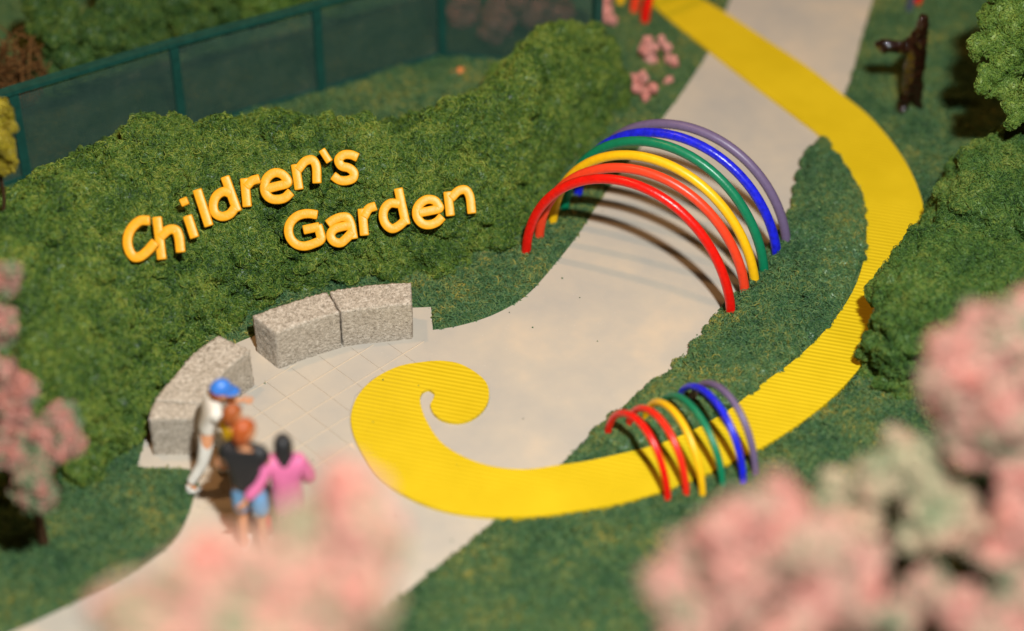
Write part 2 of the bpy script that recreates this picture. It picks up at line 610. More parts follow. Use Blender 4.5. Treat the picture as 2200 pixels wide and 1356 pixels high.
YELLOW_IN = [(0.0, 8.5), (1.25, 7.10), (1.83, 6.28), (2.05, 5.89), (2.54, 5.12), (3.01, 4.39), (3.42, 3.78), (3.76, 3.24), (3.95, 2.67), (4.05, 2.12), (4.07, 1.59), (3.98, 0.99), (3.83, 0.49), (3.62, 0.04), (3.32, -0.43), (2.98, -0.85), (2.65, -1.18), (2.28, -1.58), (1.92, -1.87), (1.52, -2.11), (1.14, -2.25), (0.76, -2.37), (0.47, -2.43), (0.14, -2.49), (-0.19, -2.45), (-0.47, -2.32), (-0.71, -2.11), (-0.86, -1.83), (-0.94, -1.58), (-0.96, -1.40), (-0.93, -1.31), (-0.88, -1.28), (-0.81, -1.34)]
YELLOW_BULB = [(-0.81, -1.34), (-0.82, -1.42), (-0.85, -1.52), (-0.82, -1.64), (-0.72, -1.75), (-0.55, -1.79), (-0.41, -1.73), (-0.29, -1.58), (-0.24, -1.40), (-0.27, -1.18), (-0.40, -1.00), (-0.57, -0.87), (-0.72, -0.83), (-0.87, -0.83)]
yellow_poly = catmull(YELLOW_OUT)[:] + catmull(YELLOW_IN)[:-1] + catmull(YELLOW_BULB)[:-1]

# hedge footprints (plan)
HEDGE_PLAN = [(1.44, 4.15), (1.07, 3.31), (0.69, 2.65), (0.27, 1.83), (-0.08, 1.09), (-0.73, 0.67), (-1.56, 0.55), (-2.37, 0.26), (-2.85, -0.06), (-3.31, -0.60), (-3.55, -1.13), (-3.76, -1.78), (-3.95, -2.37), (-4.43, -2.77), (-6.6, -3.2),
              (-7.6, -0.2), (-5.9, 1.1), (-5.3, 1.6), (-4.9, 2.25), (-4.4, 2.5), (-3.48, 2.62), (-2.62, 3.0), (-2.02, 2.70), (-1.34, 2.80), (-0.72, 3.1), (-0.42, 3.7), (-0.05, 4.3), (0.56, 4.58), (1.25, 4.6)]

# ground sheet with raised turf, lowered under the path and the yellow walk
GX = np.concatenate([np.arange(-14, -7.5, 0.3), np.arange(-7.5, 7.5, 0.05), np.arange(7.5, 14.1, 0.3)])
GY = np.concatenate([np.arange(-13, -6.1, 0.3), np.arange(-6.1, 8.3, 0.05), np.arange(8.3, 14.1, 0.3)])
XX, YY = np.meshgrid(GX, GY)
px, py = XX.ravel(), YY.ravel()
sd = np.minimum(poly_sdist(px, py, path_poly), poly_sdist(px, py, yellow_poly))
gz = np.empty_like(px)
jit = np.empty_like(px)
for i in range(len(px)):
    q = Vector((px[i], py[i], 0.0))
    jit[i] = noise.noise(q * 6.0)
    gz[i] = 0.035 * noise.noise(q * 1.1) + 0.075 * (0.22 - abs(noise.noise(q * 3.2))) + 0.070 * (0.22 - abs(noise.noise(q * 7.5)))
rise = np.clip((sd + 0.01) / 0.16, 0, 1)
rise = rise * rise * (3 - 2 * rise)
island = np.maximum(np.exp(-(((px - 2.75) / 0.9) ** 2 + ((py - 0.25) / 1.6) ** 2)), np.exp(-(((px - 3.55) / 0.6) ** 2 + ((py - 2.0) / 1.1) ** 2)))
gz = 0.020 + rise * (0.05 + gz * (1 + 1.3 * island) + 0.20 * island * np.clip(sd / 0.22, 0, 1))
gz = np.where(sd < 0.0, -0.05, gz)
dens = np.clip((sd + (0.06 + 0.10 * island) * jit + 0.018 + 0.02 * island) / 0.03, 0, 1)
# the flock thins out beyond what the model's edge shows
edge = 5.9 + 0.175 * (py + 4.6)
far = np.maximum(np.abs(px) - edge, np.maximum(py - 7.6, -5.4 - py))
dens = dens * np.where(far < 0, 1.0, np.clip(0.25 - far * 0.05, 0.04, 1))
hs = poly_sdist(px, py, HEDGE_PLAN)
dens = np.where(hs < -0.35, 0.0, dens)
nx, ny = len(GX), len(GY)
gfaces = [(j * nx + i, j * nx + i + 1, (j + 1) * nx + i + 1, (j + 1) * nx + i) for j in range(ny - 1) for i in range(nx - 1)]
gme = mesh_from('ground', np.stack([px, py, gz], 1), gfaces)
at = gme.attributes.new('turf', 'FLOAT', 'POINT')
at.data.foreach_set('value', dens.astype(np.float32))
ground = tag(add_obj('ground', gme, GROUND), kind='structure')
turf = add_fuzz('turf', gme, TURF, 3600.0, 0.024, attr='turf', thick=0.17)
coarse = add_fuzz('coarse_flock', gme, TURF, 420.0, 0.038, attr='turf', thick=0.11, sweep_deg=250.0)
tag(coarse, 'longer loose curls of green flock lying in the turf', 'turf')
tag(turf, 'short curly green flock covering the ground around the paths', 'turf')

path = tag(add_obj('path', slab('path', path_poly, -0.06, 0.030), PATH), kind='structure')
walk = tag(add_obj('yellow_walkway', slab('yellow_walkway', yellow_poly, -0.06, 0.066), YELLOW), kind='structure')

# scribed paving tiles on the plaza: joints run at 44 degrees
ANG = math.radians(44.0)
CA, SA = math.cos(ANG), math.sin(ANG)
PITCH_T = 0.335
tile_region = [(-2.48, -0.95), (-2.17, -0.77), (-1.79, -0.59), (-1.45, -0.52), (-0.95, -0.46), (-0.88, -0.80), (-1.20, -0.88), (-1.47, -1.08), (-1.64, -1.35), (-1.70, -1.69), (-1.66, -1.99), (-1.55, -2.3), (-1.62, -2.75), (-1.95, -3.05), (-2.6, -3.08), (-3.12, -3.0), (-3.13, -2.62), (-3.16, -2.24), (-3.10, -1.95), (-3.00, -1.71), (-2.86, -1.44), (-2.70, -1.20)]


def clip_half(poly, nxv, nyv, c):
    out = []
    for i in range(len(poly)):
        a, b = poly[i], poly[(i + 1) % len(poly)]
        da, db = a[0] * nxv + a[1] * nyv - c, b[0] * nxv + b[1] * nyv - c
        if da >= 0:
            out.append(a)
        if (da >= 0) != (db >= 0):
            t = da / (da - db)
            out.append((a[0] + t * (b[0] - a[0]), a[1] + t * (b[1] - a[1])))
    return out


grout = add_obj('joint_bed', slab('joint_bed', tile_region, 0.012, 0.033), GROUT, path)
GAP = 0.008
full_me = None
for iu in range(-14, 6):
    for iv in range(-12, 12):
        u0, u1 = iu * PITCH_T + 0.02 + GAP * 0.45, (iu + 1) * PITCH_T + 0.02 - GAP * 0.45
        v0, v1 = iv * PITCH_T - 0.02 + GAP, (iv + 1) * PITCH_T - 0.02 - GAP
        p = tile_region
        for (a, b, c) in ((CA, SA, u0), (-CA, -SA, -u1), (-SA, CA, v0), (SA, -CA, -v1)):
            p = clip_half(p, a, b, c)
            if len(p) < 3:
                break
        if len(p) < 3 or abs(area2(p)) < 0.002:
            continue
        q = []
        for a in p:
            if not q or (a[0] - q[-1][0]) ** 2 + (a[1] - q[-1][1]) ** 2 > 1e-6:
                q.append(a)
        if len(q) < 3:
            continue
        cx, cy = sum(a[0] for a in q) / len(q), sum(a[1] for a in q) / len(q)
        full = abs(abs(area2(q)) - (u1 - u0) * (v1 - v0)) < 1e-4
        if full and full_me is not None:
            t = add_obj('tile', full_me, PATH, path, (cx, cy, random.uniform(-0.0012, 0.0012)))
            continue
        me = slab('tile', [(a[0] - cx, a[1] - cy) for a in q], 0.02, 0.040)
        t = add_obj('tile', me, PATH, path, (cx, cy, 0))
        if full:
            full_me = me

# crumbs of flock fallen on the path
cv = []
for k in range(34):
    while True:
        x, y = random.uniform(-3.4, 4.4), random.uniform(-4.4, 4.5)
        s = poly_sdist(np.array([x]), np.array([y]), path_poly)[0]
        if s < -0.02 and (random.random() < 0.25 or s > -0.2):
            break
    on_y = poly_sdist(np.array([x]), np.array([y]), yellow_poly)[0] < 0
    v, f = ico(1)
    r = random.uniform(0.005, 0.012)
    vv = v * np.array([r, r * random.uniform(0.6, 1.6), r * 0.6]) + np.array([x, y, (0.066 if on_y else 0.040) + r * 0.3])
    cv.append(([tuple(a) for a in vv], f))
V, Fc = join_geo(cv)
tag(add_obj('fallen_flock', mesh_from('fallen_flock', V, Fc), TURF), 'stray green flock crumbs lying on the cream path', 'crumbs', kind='stuff')

# ------------------------------------------------------------------ hedges
def hedge(name, label, plan, hmax, soft, mat, density=5200.0, size=0.0165, step=0.17, seed=1, rmin=0.13, rmax=0.20, voxel=0.030, hfun=None, amp=0.055, group=None, rough=1.0, overhang=None):
    rnd = random.Random(seed)
    xs = [p[0] for p in plan]
    ys = [p[1] for p in plan]
    gx, gy = np.meshgrid(np.arange(min(xs), max(xs), step), np.arange(min(ys), max(ys), step))
    gx = gx.ravel() + np.array([rnd.uniform(-.5, .5) * step for _ in range(gx.size)])
    gy = gy.ravel() + np.array([rnd.uniform(-.5, .5) * step for _ in range(gy.size)])
    s = poly_sdist(gx, gy, plan)
    balls = []
    for x, y, d in zip(gx, gy, s):
        if d > -0.07:
            continue
        top = hmax * (1 - math.exp(d / soft))
        if hfun:
            top *= hfun(x, y)
        top += rough * (0.14 * noise.noise(Vector((x * 1.1, y * 1.1, seed))) + 0.16 * noise.noise(Vector((x * 2.6, y * 2.6, seed))))
        z = top - 0.06
        first = True
        low = -0.05
        if overhang is not None and poly_sdist(np.array([x]), np.array([y]), overhang)[0] < 0.02:
            low = 0.55
        while z > low:
            r = rnd.uniform(rmin, rmax) if not (first and rnd.random() < 0.3) else rnd.uniform(0.08, 0.13)
            balls.append((x + rnd.uniform(-.04, .04), y + rnd.uniform(-.04, .04), z - r * 0.35 + (0.08 if r < 0.13 else 0.0), r))
            z -= 0.20
            first = False
        if top < 0.25 and low < 0:
            balls.append((x, y, 0.03, rnd.uniform(0.10, 0.15)))
    root = empty(name, (sum(xs) / len(xs), sum(ys) / len(ys), 0.0))
    tag(root, label, 'hedge', group)
    me = lump_mesh(name, balls, voxel, amp, 4.3, 0.03, 15.0)
    me.transform(Matrix.Translation(-root.location))
    add_obj('foam_core', me, mat, root)
    add_fuzz('foliage', me, mat, density, size, root)
    add_fuzz('loose_foliage', me, mat, 900.0, 0.032, root, thick=0.13, sweep_deg=240.0)
    return root, me


def hedge_height(x, y):
    # lower towards the far left, fullest at the right-hand end
    return 1.0 + 0.10 * min(1.0, max(0.0, (-x - 3.0) / 1.2)) + 0.22 * min(1.0, max(0.0, (x + 0.8) / 1.2))


hedge_root, hedge_me = hedge('hedge', 'long mounded olive green hedge carrying the yellow lettering', HEDGE_PLAN, 1.56, 0.62, HEDGE, seed=3, hfun=hedge_height)
HB1 = [(5.15, 2.35), (4.85, 1.75), (4.66, 1.2), (4.55, 0.8), (4.75, 0.3), (5.6, -0.1), (7.4, 0.3), (7.6, 2.4), (6.2, 2.9)]
hedge('hedge', 'tall round green hedge mound beside the bend of the yellow walkway', HB1, 1.15, 0.30, HEDGE_DARK, seed=5, step=0.13, rmin=0.10, rmax=0.15)
HB2 = [(4.40, 0.60), (4.02, 0.20), (3.80, -0.30), (3.72, -0.70), (3.66, -1.05), (3.78, -1.32), (4.15, -1.45), (4.9, -1.45), (5.6, -1.1), (6.1, -0.5), (5.6, 0.0), (4.9, 0.45)]
hedge('hedge', 'low dark green hedge overhanging the yellow walkway and shading its edge', HB2, 0.95, 0.12, HEDGE_DARK, seed=9, step=0.12, rmin=0.09, rmax=0.13, overhang=yellow_poly)

# tufted foam ground cover heaped on the island between the cream path and the yellow walk
COVER_PLAN = [(0.80, -2.05), (1.0, -1.78), (1.38, -1.38), (1.73, -0.94), (1.99, -0.55), (2.40, 0.17), (2.86, 0.88), (3.24, 1.72), (3.38, 2.36), (3.54, 2.87), (3.72, 3.12), (3.92, 2.62), (4.01, 2.10), (4.03, 1.59), (3.94, 1.0), (3.79, 0.5), (3.58, 0.05), (3.28, -0.42), (2.94, -0.83), (2.61, -1.16), (2.24, -1.56), (1.89, -1.84), (1.50, -2.08), (1.12, -2.22)]
rc = random.Random(19)
cb = []
gx, gy = np.meshgrid(np.arange(0.7, 4.2, 0.085), np.arange(-2.4, 3.3, 0.085))
gx = gx.ravel() + np.array([rc.uniform(-.04, .04) for _ in range(gx.size)])
gy = gy.ravel() + np.array([rc.uniform(-.04, .04) for _ in range(gy.size)])
for x, y, d in zip(gx, gy, poly_sdist(gx, gy, COVER_PLAN)):
    if d > 0.015 * rc.uniform(-1, 1):
        continue
    k = noise.noise(Vector((x * 2.3, y * 2.3, 4.0)))
    if k < -0.22 and d < -0.12:
        continue
    top = min(1.0, 0.45 - d / 0.22) * (0.13 + 0.11 * k) + (0.05 if y > 0.9 else 0.0)
    r = rc.uniform(0.045, 0.085)
    cb.append((x, y, max(0.03, top) - r * 0.3, r))
    if top > 0.13:
        cb.append((x, y, 0.05, 0.07))
cme = lump_mesh('ground_cover', cb, 0.022, 0.016, 9.0, 0.012, 24.0)
tag(add_obj('ground_cover', cme, TURF), 'tufted green foam ground cover between the cream path and yellow walkway', 'ground cover', kind='stuff')
tag(add_fuzz('ground_cover_flock', cme, TURF, 5200.0, 0.018, thick=0.19), 'fine curls on the tufted green ground cover', 'ground cover')

# ------------------------------------------------------------------ trees, shrubs
def tube_branch(a, b, r0, r1, rnd, bend=0.12, n=6, seg=7):
    a, b = Vector(a), Vector(b)
    L = (b - a).length
    o1 = Vector((rnd.uniform(-1, 1), rnd.uniform(-1, 1), rnd.uniform(-.3, .6))) * L * bend
    pts = []
    for k in range(n + 1):
        t = k / n
        pts.append(a.lerp(b, t) + o1 * math.sin(math.pi * t))
    prof = [circle(r0 + (r1 - r0) * k / n, seg) for k in range(n + 1)]
    return sweep(pts, prof)


def foliage_tree(name, label, category, base, clumps, mat, trunk_r=0.09, fork=0.45, seed=1, bark=None, sub=7, small=0.5, density=900.0, size=0.045, group=None, trunk_name='trunk', crown='crown', voxel=0.05):
    rnd = random.Random(seed)
    root = empty(name, base)
    tag(root, label, category, group)
    B = Vector(base)
    cen = sum((Vector(c[:3]) for c in clumps), Vector()) / len(clumps)
    parts = []
    f1 = B.lerp(cen, fork)
    f1.x, f1.y = B.x + (cen.x - B.x) * 0.3, B.y + (cen.y - B.y) * 0.3
    parts.append(tube_branch(B - Vector((0, 0, 0.08)), f1, trunk_r, trunk_r * 0.75, rnd, 0.05))
    f2 = f1.lerp(cen, 0.55)
    parts.append(tube_branch(f1, f2, trunk_r * 0.75, trunk_r * 0.5, rnd, 0.06))
    for c in clumps:
        s = f1.lerp(f2, rnd.random())
        parts.append(tube_branch(s, Vector(c[:3]), trunk_r * 0.42, trunk_r * 0.12, rnd, 0.14, 6, 5))
    V, Fc = join_geo(parts)
    V = [Vector(v) - B for v in V]
    tm = mesh_from(trunk_name, V, Fc)
    fix_normals(tm)
    add_obj(trunk_name, tm, bark or BARK, root)
    balls = []
    for (x, y, z, r) in clumps:
        for k in range(sub):
            u = Vector((rnd.gauss(0, 1), rnd.gauss(0, 1), rnd.gauss(0, 1))).normalized() * r * rnd.uniform(0.35, 1.0)
            balls.append((x + u.x, y + u.y, z + u.z, r * rnd.uniform(small * 0.7, small * 1.2)))
    me = lump_mesh(name + '_crown', [(b[0], b[1], b[2], b[3]) for b in balls], voxel, 0.035, 6.0, 0.02, 15.0)
    me.transform(Matrix.Translation(-B))
    add_obj(crown, me, mat, root)
    add_fuzz('foliage', me, mat, density, size, root)
    return root


T_left = [(-4.67, -2.88, 2.79, 0.17), (-4.76, -3.12, 2.50, 0.20), (-4.71, -3.40, 2.17, 0.20), (-4.56, -3.59, 1.94, 0.20), (-4.24, -3.76, 1.75, 0.18), (-4.33, -4.20, 1.53, 0.21), (-4.11, -3.57, 1.81, 0.11), (-4.97, -3.67, 1.84, 0.29), (-5.05, -3.26, 2.34, 0.29), (-4.60, -3.91, 1.72, 0.20), (-4.07, -3.84, 1.65, 0.12)]
T_center = [(-1.04, -8.65, 5.72, 0.18), (-0.96, -8.77, 5.57, 0.21), (-1.22, -8.70, 5.50, 0.21), (-0.95, -8.98, 5.32, 0.22), (-1.21, -8.94, 5.37, 0.25), (-1.45, -9.05, 5.23, 0.26), (-1.47, -8.95, 5.51, 0.15), (-1.66, -9.10, 5.49, 0.20), (-1.93, -9.10, 5.49, 0.19), (-2.19, -9.21, 5.36, 0.24), (-1.84, -9.25, 5.31, 0.26), (-1.58, -9.34, 5.20, 0.31), (-1.06, -9.13, 5.14, 0.25), (-2.04, -9.38, 5.16, 0.33), (-1.37, -8.74, 5.46, 0.14), (-2.30, -9.34, 5.20, 0.24), (-1.24, -9.26, 4.98, 0.32)]
T_bigright = [(1.55, -7.83, 4.67, 0.23), (1.87, -7.77, 4.74, 0.21), (1.29, -7.96, 4.52, 0.23), (1.18, -8.23, 4.35, 0.23), (1.53, -8.24, 4.49, 0.26), (1.91, -8.14, 4.61, 0.26), (2.18, -8.01, 4.62, 0.21), (2.42, -8.04, 4.42, 0.17), (2.10, -8.34, 4.37, 0.26), (1.71, -8.51, 4.32, 0.28), (1.26, -8.55, 4.28, 0.26), (2.50, -8.27, 4.30, 0.15)]
T_mid = [(2.80, -6.19, 3.52, 0.18), (3.06, -6.16, 3.54, 0.22), (3.31, -6.30, 3.38, 0.23), (3.17, -6.42, 3.24, 0.18), (2.52, -6.19, 3.36, 0.12), (2.69, -6.42, 3.24, 0.16), (3.53, -6.45, 3.21, 0.14)]
T_right = [(3.51, -5.89, 4.65, 0.25), (3.75, -5.80, 4.76, 0.25), (3.33, -6.07, 4.44, 0.23), (3.59, -6.21, 4.42, 0.26), (3.81, -6.17, 4.62, 0.26), (3.54, -6.34, 4.11, 0.25), (3.80, -6.37, 4.23, 0.26), (3.87, -6.55, 4.02, 0.20), (4.04, -6.16, 4.33, 0.35), (4.04, -5.84, 4.71, 0.28)]
T_corner = [(3.43, -7.63, 4.13, 0.11), (2.93, -7.78, 3.95, 0.14), (3.17, -7.87, 3.85, 0.15), (3.60, -7.82, 3.90, 0.17), (3.63, -7.25, 4.12, 0.18), (2.73, -7.95, 3.75, 0.15), (3.40, -8.04, 3.65, 0.24), (3.77, -7.59, 4.18, 0.15)]
GT = 'blossoming trees nearest the viewer'
foliage_tree('blossom_tree', 'pink and sage green blossom tree at the left edge before the hedge', 'tree', (-4.55, -3.55, 0.0), T_left, BLOSSOM_LEFT, seed=11, group=GT, sub=9, small=0.40, trunk_r=0.06)
foliage_tree('blossom_tree', 'thin pale pink blossom branches blurred below the group of people', 'tree', (-1.50, -8.9, 0.0), T_center, BLOSSOM_PINK, seed=12, trunk_r=0.10, group=GT, sub=9, small=0.50)
foliage_tree('blossom_tree', 'big round pink blossom tree below the small rainbow arches', 'tree', (1.7, -8.0, 0.0), T_bigright, BLOSSOM, seed=13, trunk_r=0.13, group=GT, sub=8, small=0.42)
foliage_tree('blossom_tree', 'cream and pink blossom tree right behind the big round one', 'tree', (3.0, -6.2, 0.0), T_mid, BLOSSOM_CREAM, seed=14, group=GT)
foliage_tree('blossom_tree', 'tall salmon pink blossom tree at the right edge', 'tree', (3.85, -6.1, 0.0), T_right, BLOSSOM, seed=15, trunk_r=0.11, group=GT, sub=8, small=0.42)
foliage_tree('blossom_tree', 'loose blossom tree in the bottom right corner with dark gaps', 'tree', (3.35, -7.5, 0.0), T_corner, BLOSSOM, seed=16, group=GT)
tree_tr = [(5.27, 2.18, 2.13, 0.20), (5.45, 2.47, 2.32, 0.25), (5.56, 1.90, 1.95, 0.26), (5.30, 1.83, 1.87, 0.18), (5.63, 2.25, 2.21, 0.28), (5.54, 1.52, 1.66, 0.18), (5.52, 2.75, 2.50, 0.28), (5.84, 2.15, 2.09, 0.38), (5.79, 1.65, 1.81, 0.28), (6.02, 2.53, 2.40, 0.38), (5.22, 2.12, 2.06, 0.14)]
foliage_tree('leafy_tree', 'light green foam tree in the top right corner', 'tree', (5.95, 2.3, 0.0), tree_tr, TREE_LIGHT, seed=21, sub=9, small=0.42, density=3500.0, size=0.02, voxel=0.035)
yb = [(-5.14, -0.27, 2.90, 0.13), (-5.09, -0.47, 2.70, 0.15), (-5.26, -0.43, 2.50, 0.21), (-5.29, -0.29, 2.80, 0.19), (-5.16, -0.46, 2.40, 0.12)]
foliage_tree('yellow_tree', 'slim yellow leaved tree blurred at the left edge', 'tree', (-5.3, -0.4, 0.9), yb, YELLOW_LEAF, seed=22, trunk_r=0.03, sub=10, small=0.34, voxel=0.035, density=1500.0, size=0.03)
b1 = [(-5.39, 4.18, 0.70, 0.34), (-5.06, 4.39, 0.90, 0.34), (-4.72, 4.76, 0.80, 0.40), (-5.57, 4.45, 1.00, 0.34), (-4.46, 4.70, 0.50, 0.35), (-5.12, 4.08, 0.50, 0.28), (-5.0, 4.5, 0.35, 0.4), (-5.7, 4.1, 0.4, 0.3)]
b2 = [(-4.05, 4.97, 0.80, 0.35), (-3.74, 5.18, 0.60, 0.29), (-4.34, 5.03, 0.90, 0.35), (-4.64, 5.20, 1.00, 0.46), (-4.1, 5.1, 0.35, 0.35)]
b3 = [(-3.19, 5.51, 0.60, 0.30), (-2.99, 5.90, 0.50, 0.36), (-3.41, 5.52, 0.80, 0.35), (-3.83, 5.57, 0.70, 0.29), (-2.5, 6.0, 0.4, 0.35)]
GB = 'shrubs behind the green fence'
foliage_tree('shrub', 'dark green shrub behind the left fence panel', 'shrub', (-5.1, 4.4, 0.0), b1, SHRUB_BACK, trunk_r=0.05, seed=31, sub=13, small=0.33, voxel=0.04, density=2600.0, size=0.024, group=GB, trunk_name='stem')
foliage_tree('shrub', 'green shrub behind the middle of the fence rail', 'shrub', (-4.2, 5.1, 0.0), b2, SHRUB_BACK, trunk_r=0.05, seed=32, sub=13, small=0.33, voxel=0.04, density=2600.0, size=0.024, group=GB, trunk_name='stem')
foliage_tree('shrub', 'bright green shrub at the top edge behind the fence', 'shrub', (-3.2, 5.6, 0.0), b3, TREE_LIGHT, trunk_r=0.05, seed=33, sub=13, small=0.33, voxel=0.04, density=2600.0, size=0.024, group=GB, trunk_name='stem')
pf = [(-0.54, 5.69, 0.35, 0.20), (-0.24, 5.35, 0.30, 0.20), (0.06, 5.45, 0.50, 0.22), (0.30, 5.62, 0.60, 0.20), (0.54, 5.67, 0.40, 0.18), (-0.12, 5.56, 0.50, 0.20)]
foliage_tree('blossom_shrub', 'dusky pink blossom shrub seen through the fence screen at its corner', 'shrub', (0.0, 5.6, 0.0), pf, PETAL, trunk_r=0.03, seed=34, density=1500.0, size=0.026, trunk_name='stem')
ps1 = [(1.70, 4.92, 0.25, 0.12), (1.99, 4.79, 0.20, 0.09), (1.88, 5.00, 0.25, 0.08), (1.78, 4.86, 0.16, 0.08)]
ps2 = [(1.60, 4.30, 0.25, 0.11), (1.58, 4.11, 0.20, 0.11), (1.72, 4.14, 0.20, 0.07), (1.97, 4.45, 0.10, 0.06)]
pt = [(1.14, 5.74, 0.25, 0.10), (1.20, 5.88, 0.30, 0.12), (1.26, 5.70, 0.20, 0.08)]
GP = 'low pink flowers at the end of the hedge'
for lab, b, cl, sd_ in (('pink flower clump farther up the path edge by the hedge end', (1.80, 4.92, 0.05), ps1, 41),
                       ('pink flower clump touching the right end of the long hedge', (1.66, 4.24, 0.05), ps2, 42),
                       ('pink flower clump beside the farthest arches at the top edge', (1.20, 5.78, 0.05), pt, 43)):
    foliage_tree('flower_clump', lab, 'flowers', b, cl, PETAL, trunk_r=0.015, seed=sd_, sub=6, small=0.36, density=3500.0, size=0.018, group=GP, trunk_name='stem', crown='blossoms', voxel=0.025)
for lab, b, r in (('tiny orange flower lying by the fence corner', (-0.67, 4.67, 0.06), 0.07), ('tiny pink petals on the turf behind the cream blossom tree', (4.22, -2.58, 0.10), 0.05)):
    rn = random.Random(5)
    bl = [(b[0] + rn.uniform(-r, r), b[1] + rn.uniform(-r, r) * 0.6, b[2] + rn.uniform(0, r * 0.5), r * rn.uniform(0.3, 0.6)) for _ in range(6)]
    tag(add_obj('fallen_blossom', lump_mesh('fallen_blossom', bl, 0.014, 0.004, 20, 0.003, 50), ORANGE_PETAL if 'orange' in lab else PETAL), lab, 'flower', 'small fallen blossoms')

# dry brown twiggy bush at the far left
rb = random.Random(77)
root = tag(empty('dry_bush', (-6.05, 3.95, 0.0)), 'dry brown twiggy bush behind the left end of the fence', 'bush')
parts = []
for k in range(46):
    a = Vector((rb.uniform(-.12, .12), rb.uniform(-.1, .1), 0.0))
    b = Vector((rb.gauss(0, 0.28), rb.gauss(0, 0.25), rb.uniform(0.5, 1.25)))
    parts.append(tube_branch(a, b, 0.03, 0.008, rb, 0.25, 7, 5))
    for q in range(2):
        c = b.lerp(a, rb.uniform(0.1, 0.5))
        parts.append(tube_branch(c, c + Vector((rb.uniform(-.25, .25), rb.uniform(-.2, .2), rb.uniform(-.05, .25))), 0.012, 0.005, rb, 0.3, 4, 4))
V, Fc = join_geo(parts)
tm = mesh_from('twigs', V, Fc)
fix_normals(tm)
tag(add_obj('twigs', tm, TWIG, root), kind='stuff')

# ------------------------------------------------------------------ fence
FENCE_PTS = [(-7.45, 1.42), (-5.71, 2.42), (-3.99, 3.41), (-2.37, 4.24), (-0.89, 5.04), (1.05, 4.72)]
FH = 1.30
fence = tag(empty('fence', (-2.37, 4.24, 0.0)), 'dark green framed fence with fine screen panels behind the hedge', 'fence')
fo = Vector((-2.37, 4.24, 0.0))
for (x, y) in FENCE_PTS:
    g = box_geo(-0.055, 0.055, -0.045, 0.045, -0.05, FH)
    me = mesh_from('post', g[0], g[1], False)
    o = add_obj('post', me, FENCE_PAINT, fence, Vector((x, y, 0)) - fo, (0, 0, math.radians(30)))
for (a, b) in zip(FENCE_PTS[:-1], FENCE_PTS[1:]):
    A, B = Vector((*a, 0)), Vector((*b, 0))
    L = (B - A).length
    ang = math.atan2(B.y - A.y, B.x - A.x)
    mid = (A + B) / 2 - fo
    g = box_geo(-L / 2 - 0.03, L / 2 + 0.03, -0.075, 0.055, FH + 0.002, FH + 0.052 + 0.004 * (FENCE_PTS.index(a) % 2))
    add_obj('top_rail', mesh_from('top_rail', *g, False), FENCE_PAINT, fence, mid, (0, 0, ang))
    g = box_geo(-L / 2 + 0.056, L / 2 - 0.056, -0.03, 0.03, 0.06, 0.13)
    add_obj('bottom_rail', mesh_from('bottom_rail', *g, False), FENCE_PAINT, fence, mid, (0, 0, ang))
    g = box_geo(-L / 2 + 0.05, L / 2 - 0.05, -0.006, 0.006, 0.131, FH)
    add_obj('screen_panel', mesh_from('screen_panel', *g, False), MESH_SCREEN, fence, mid, (0, 0, ang))

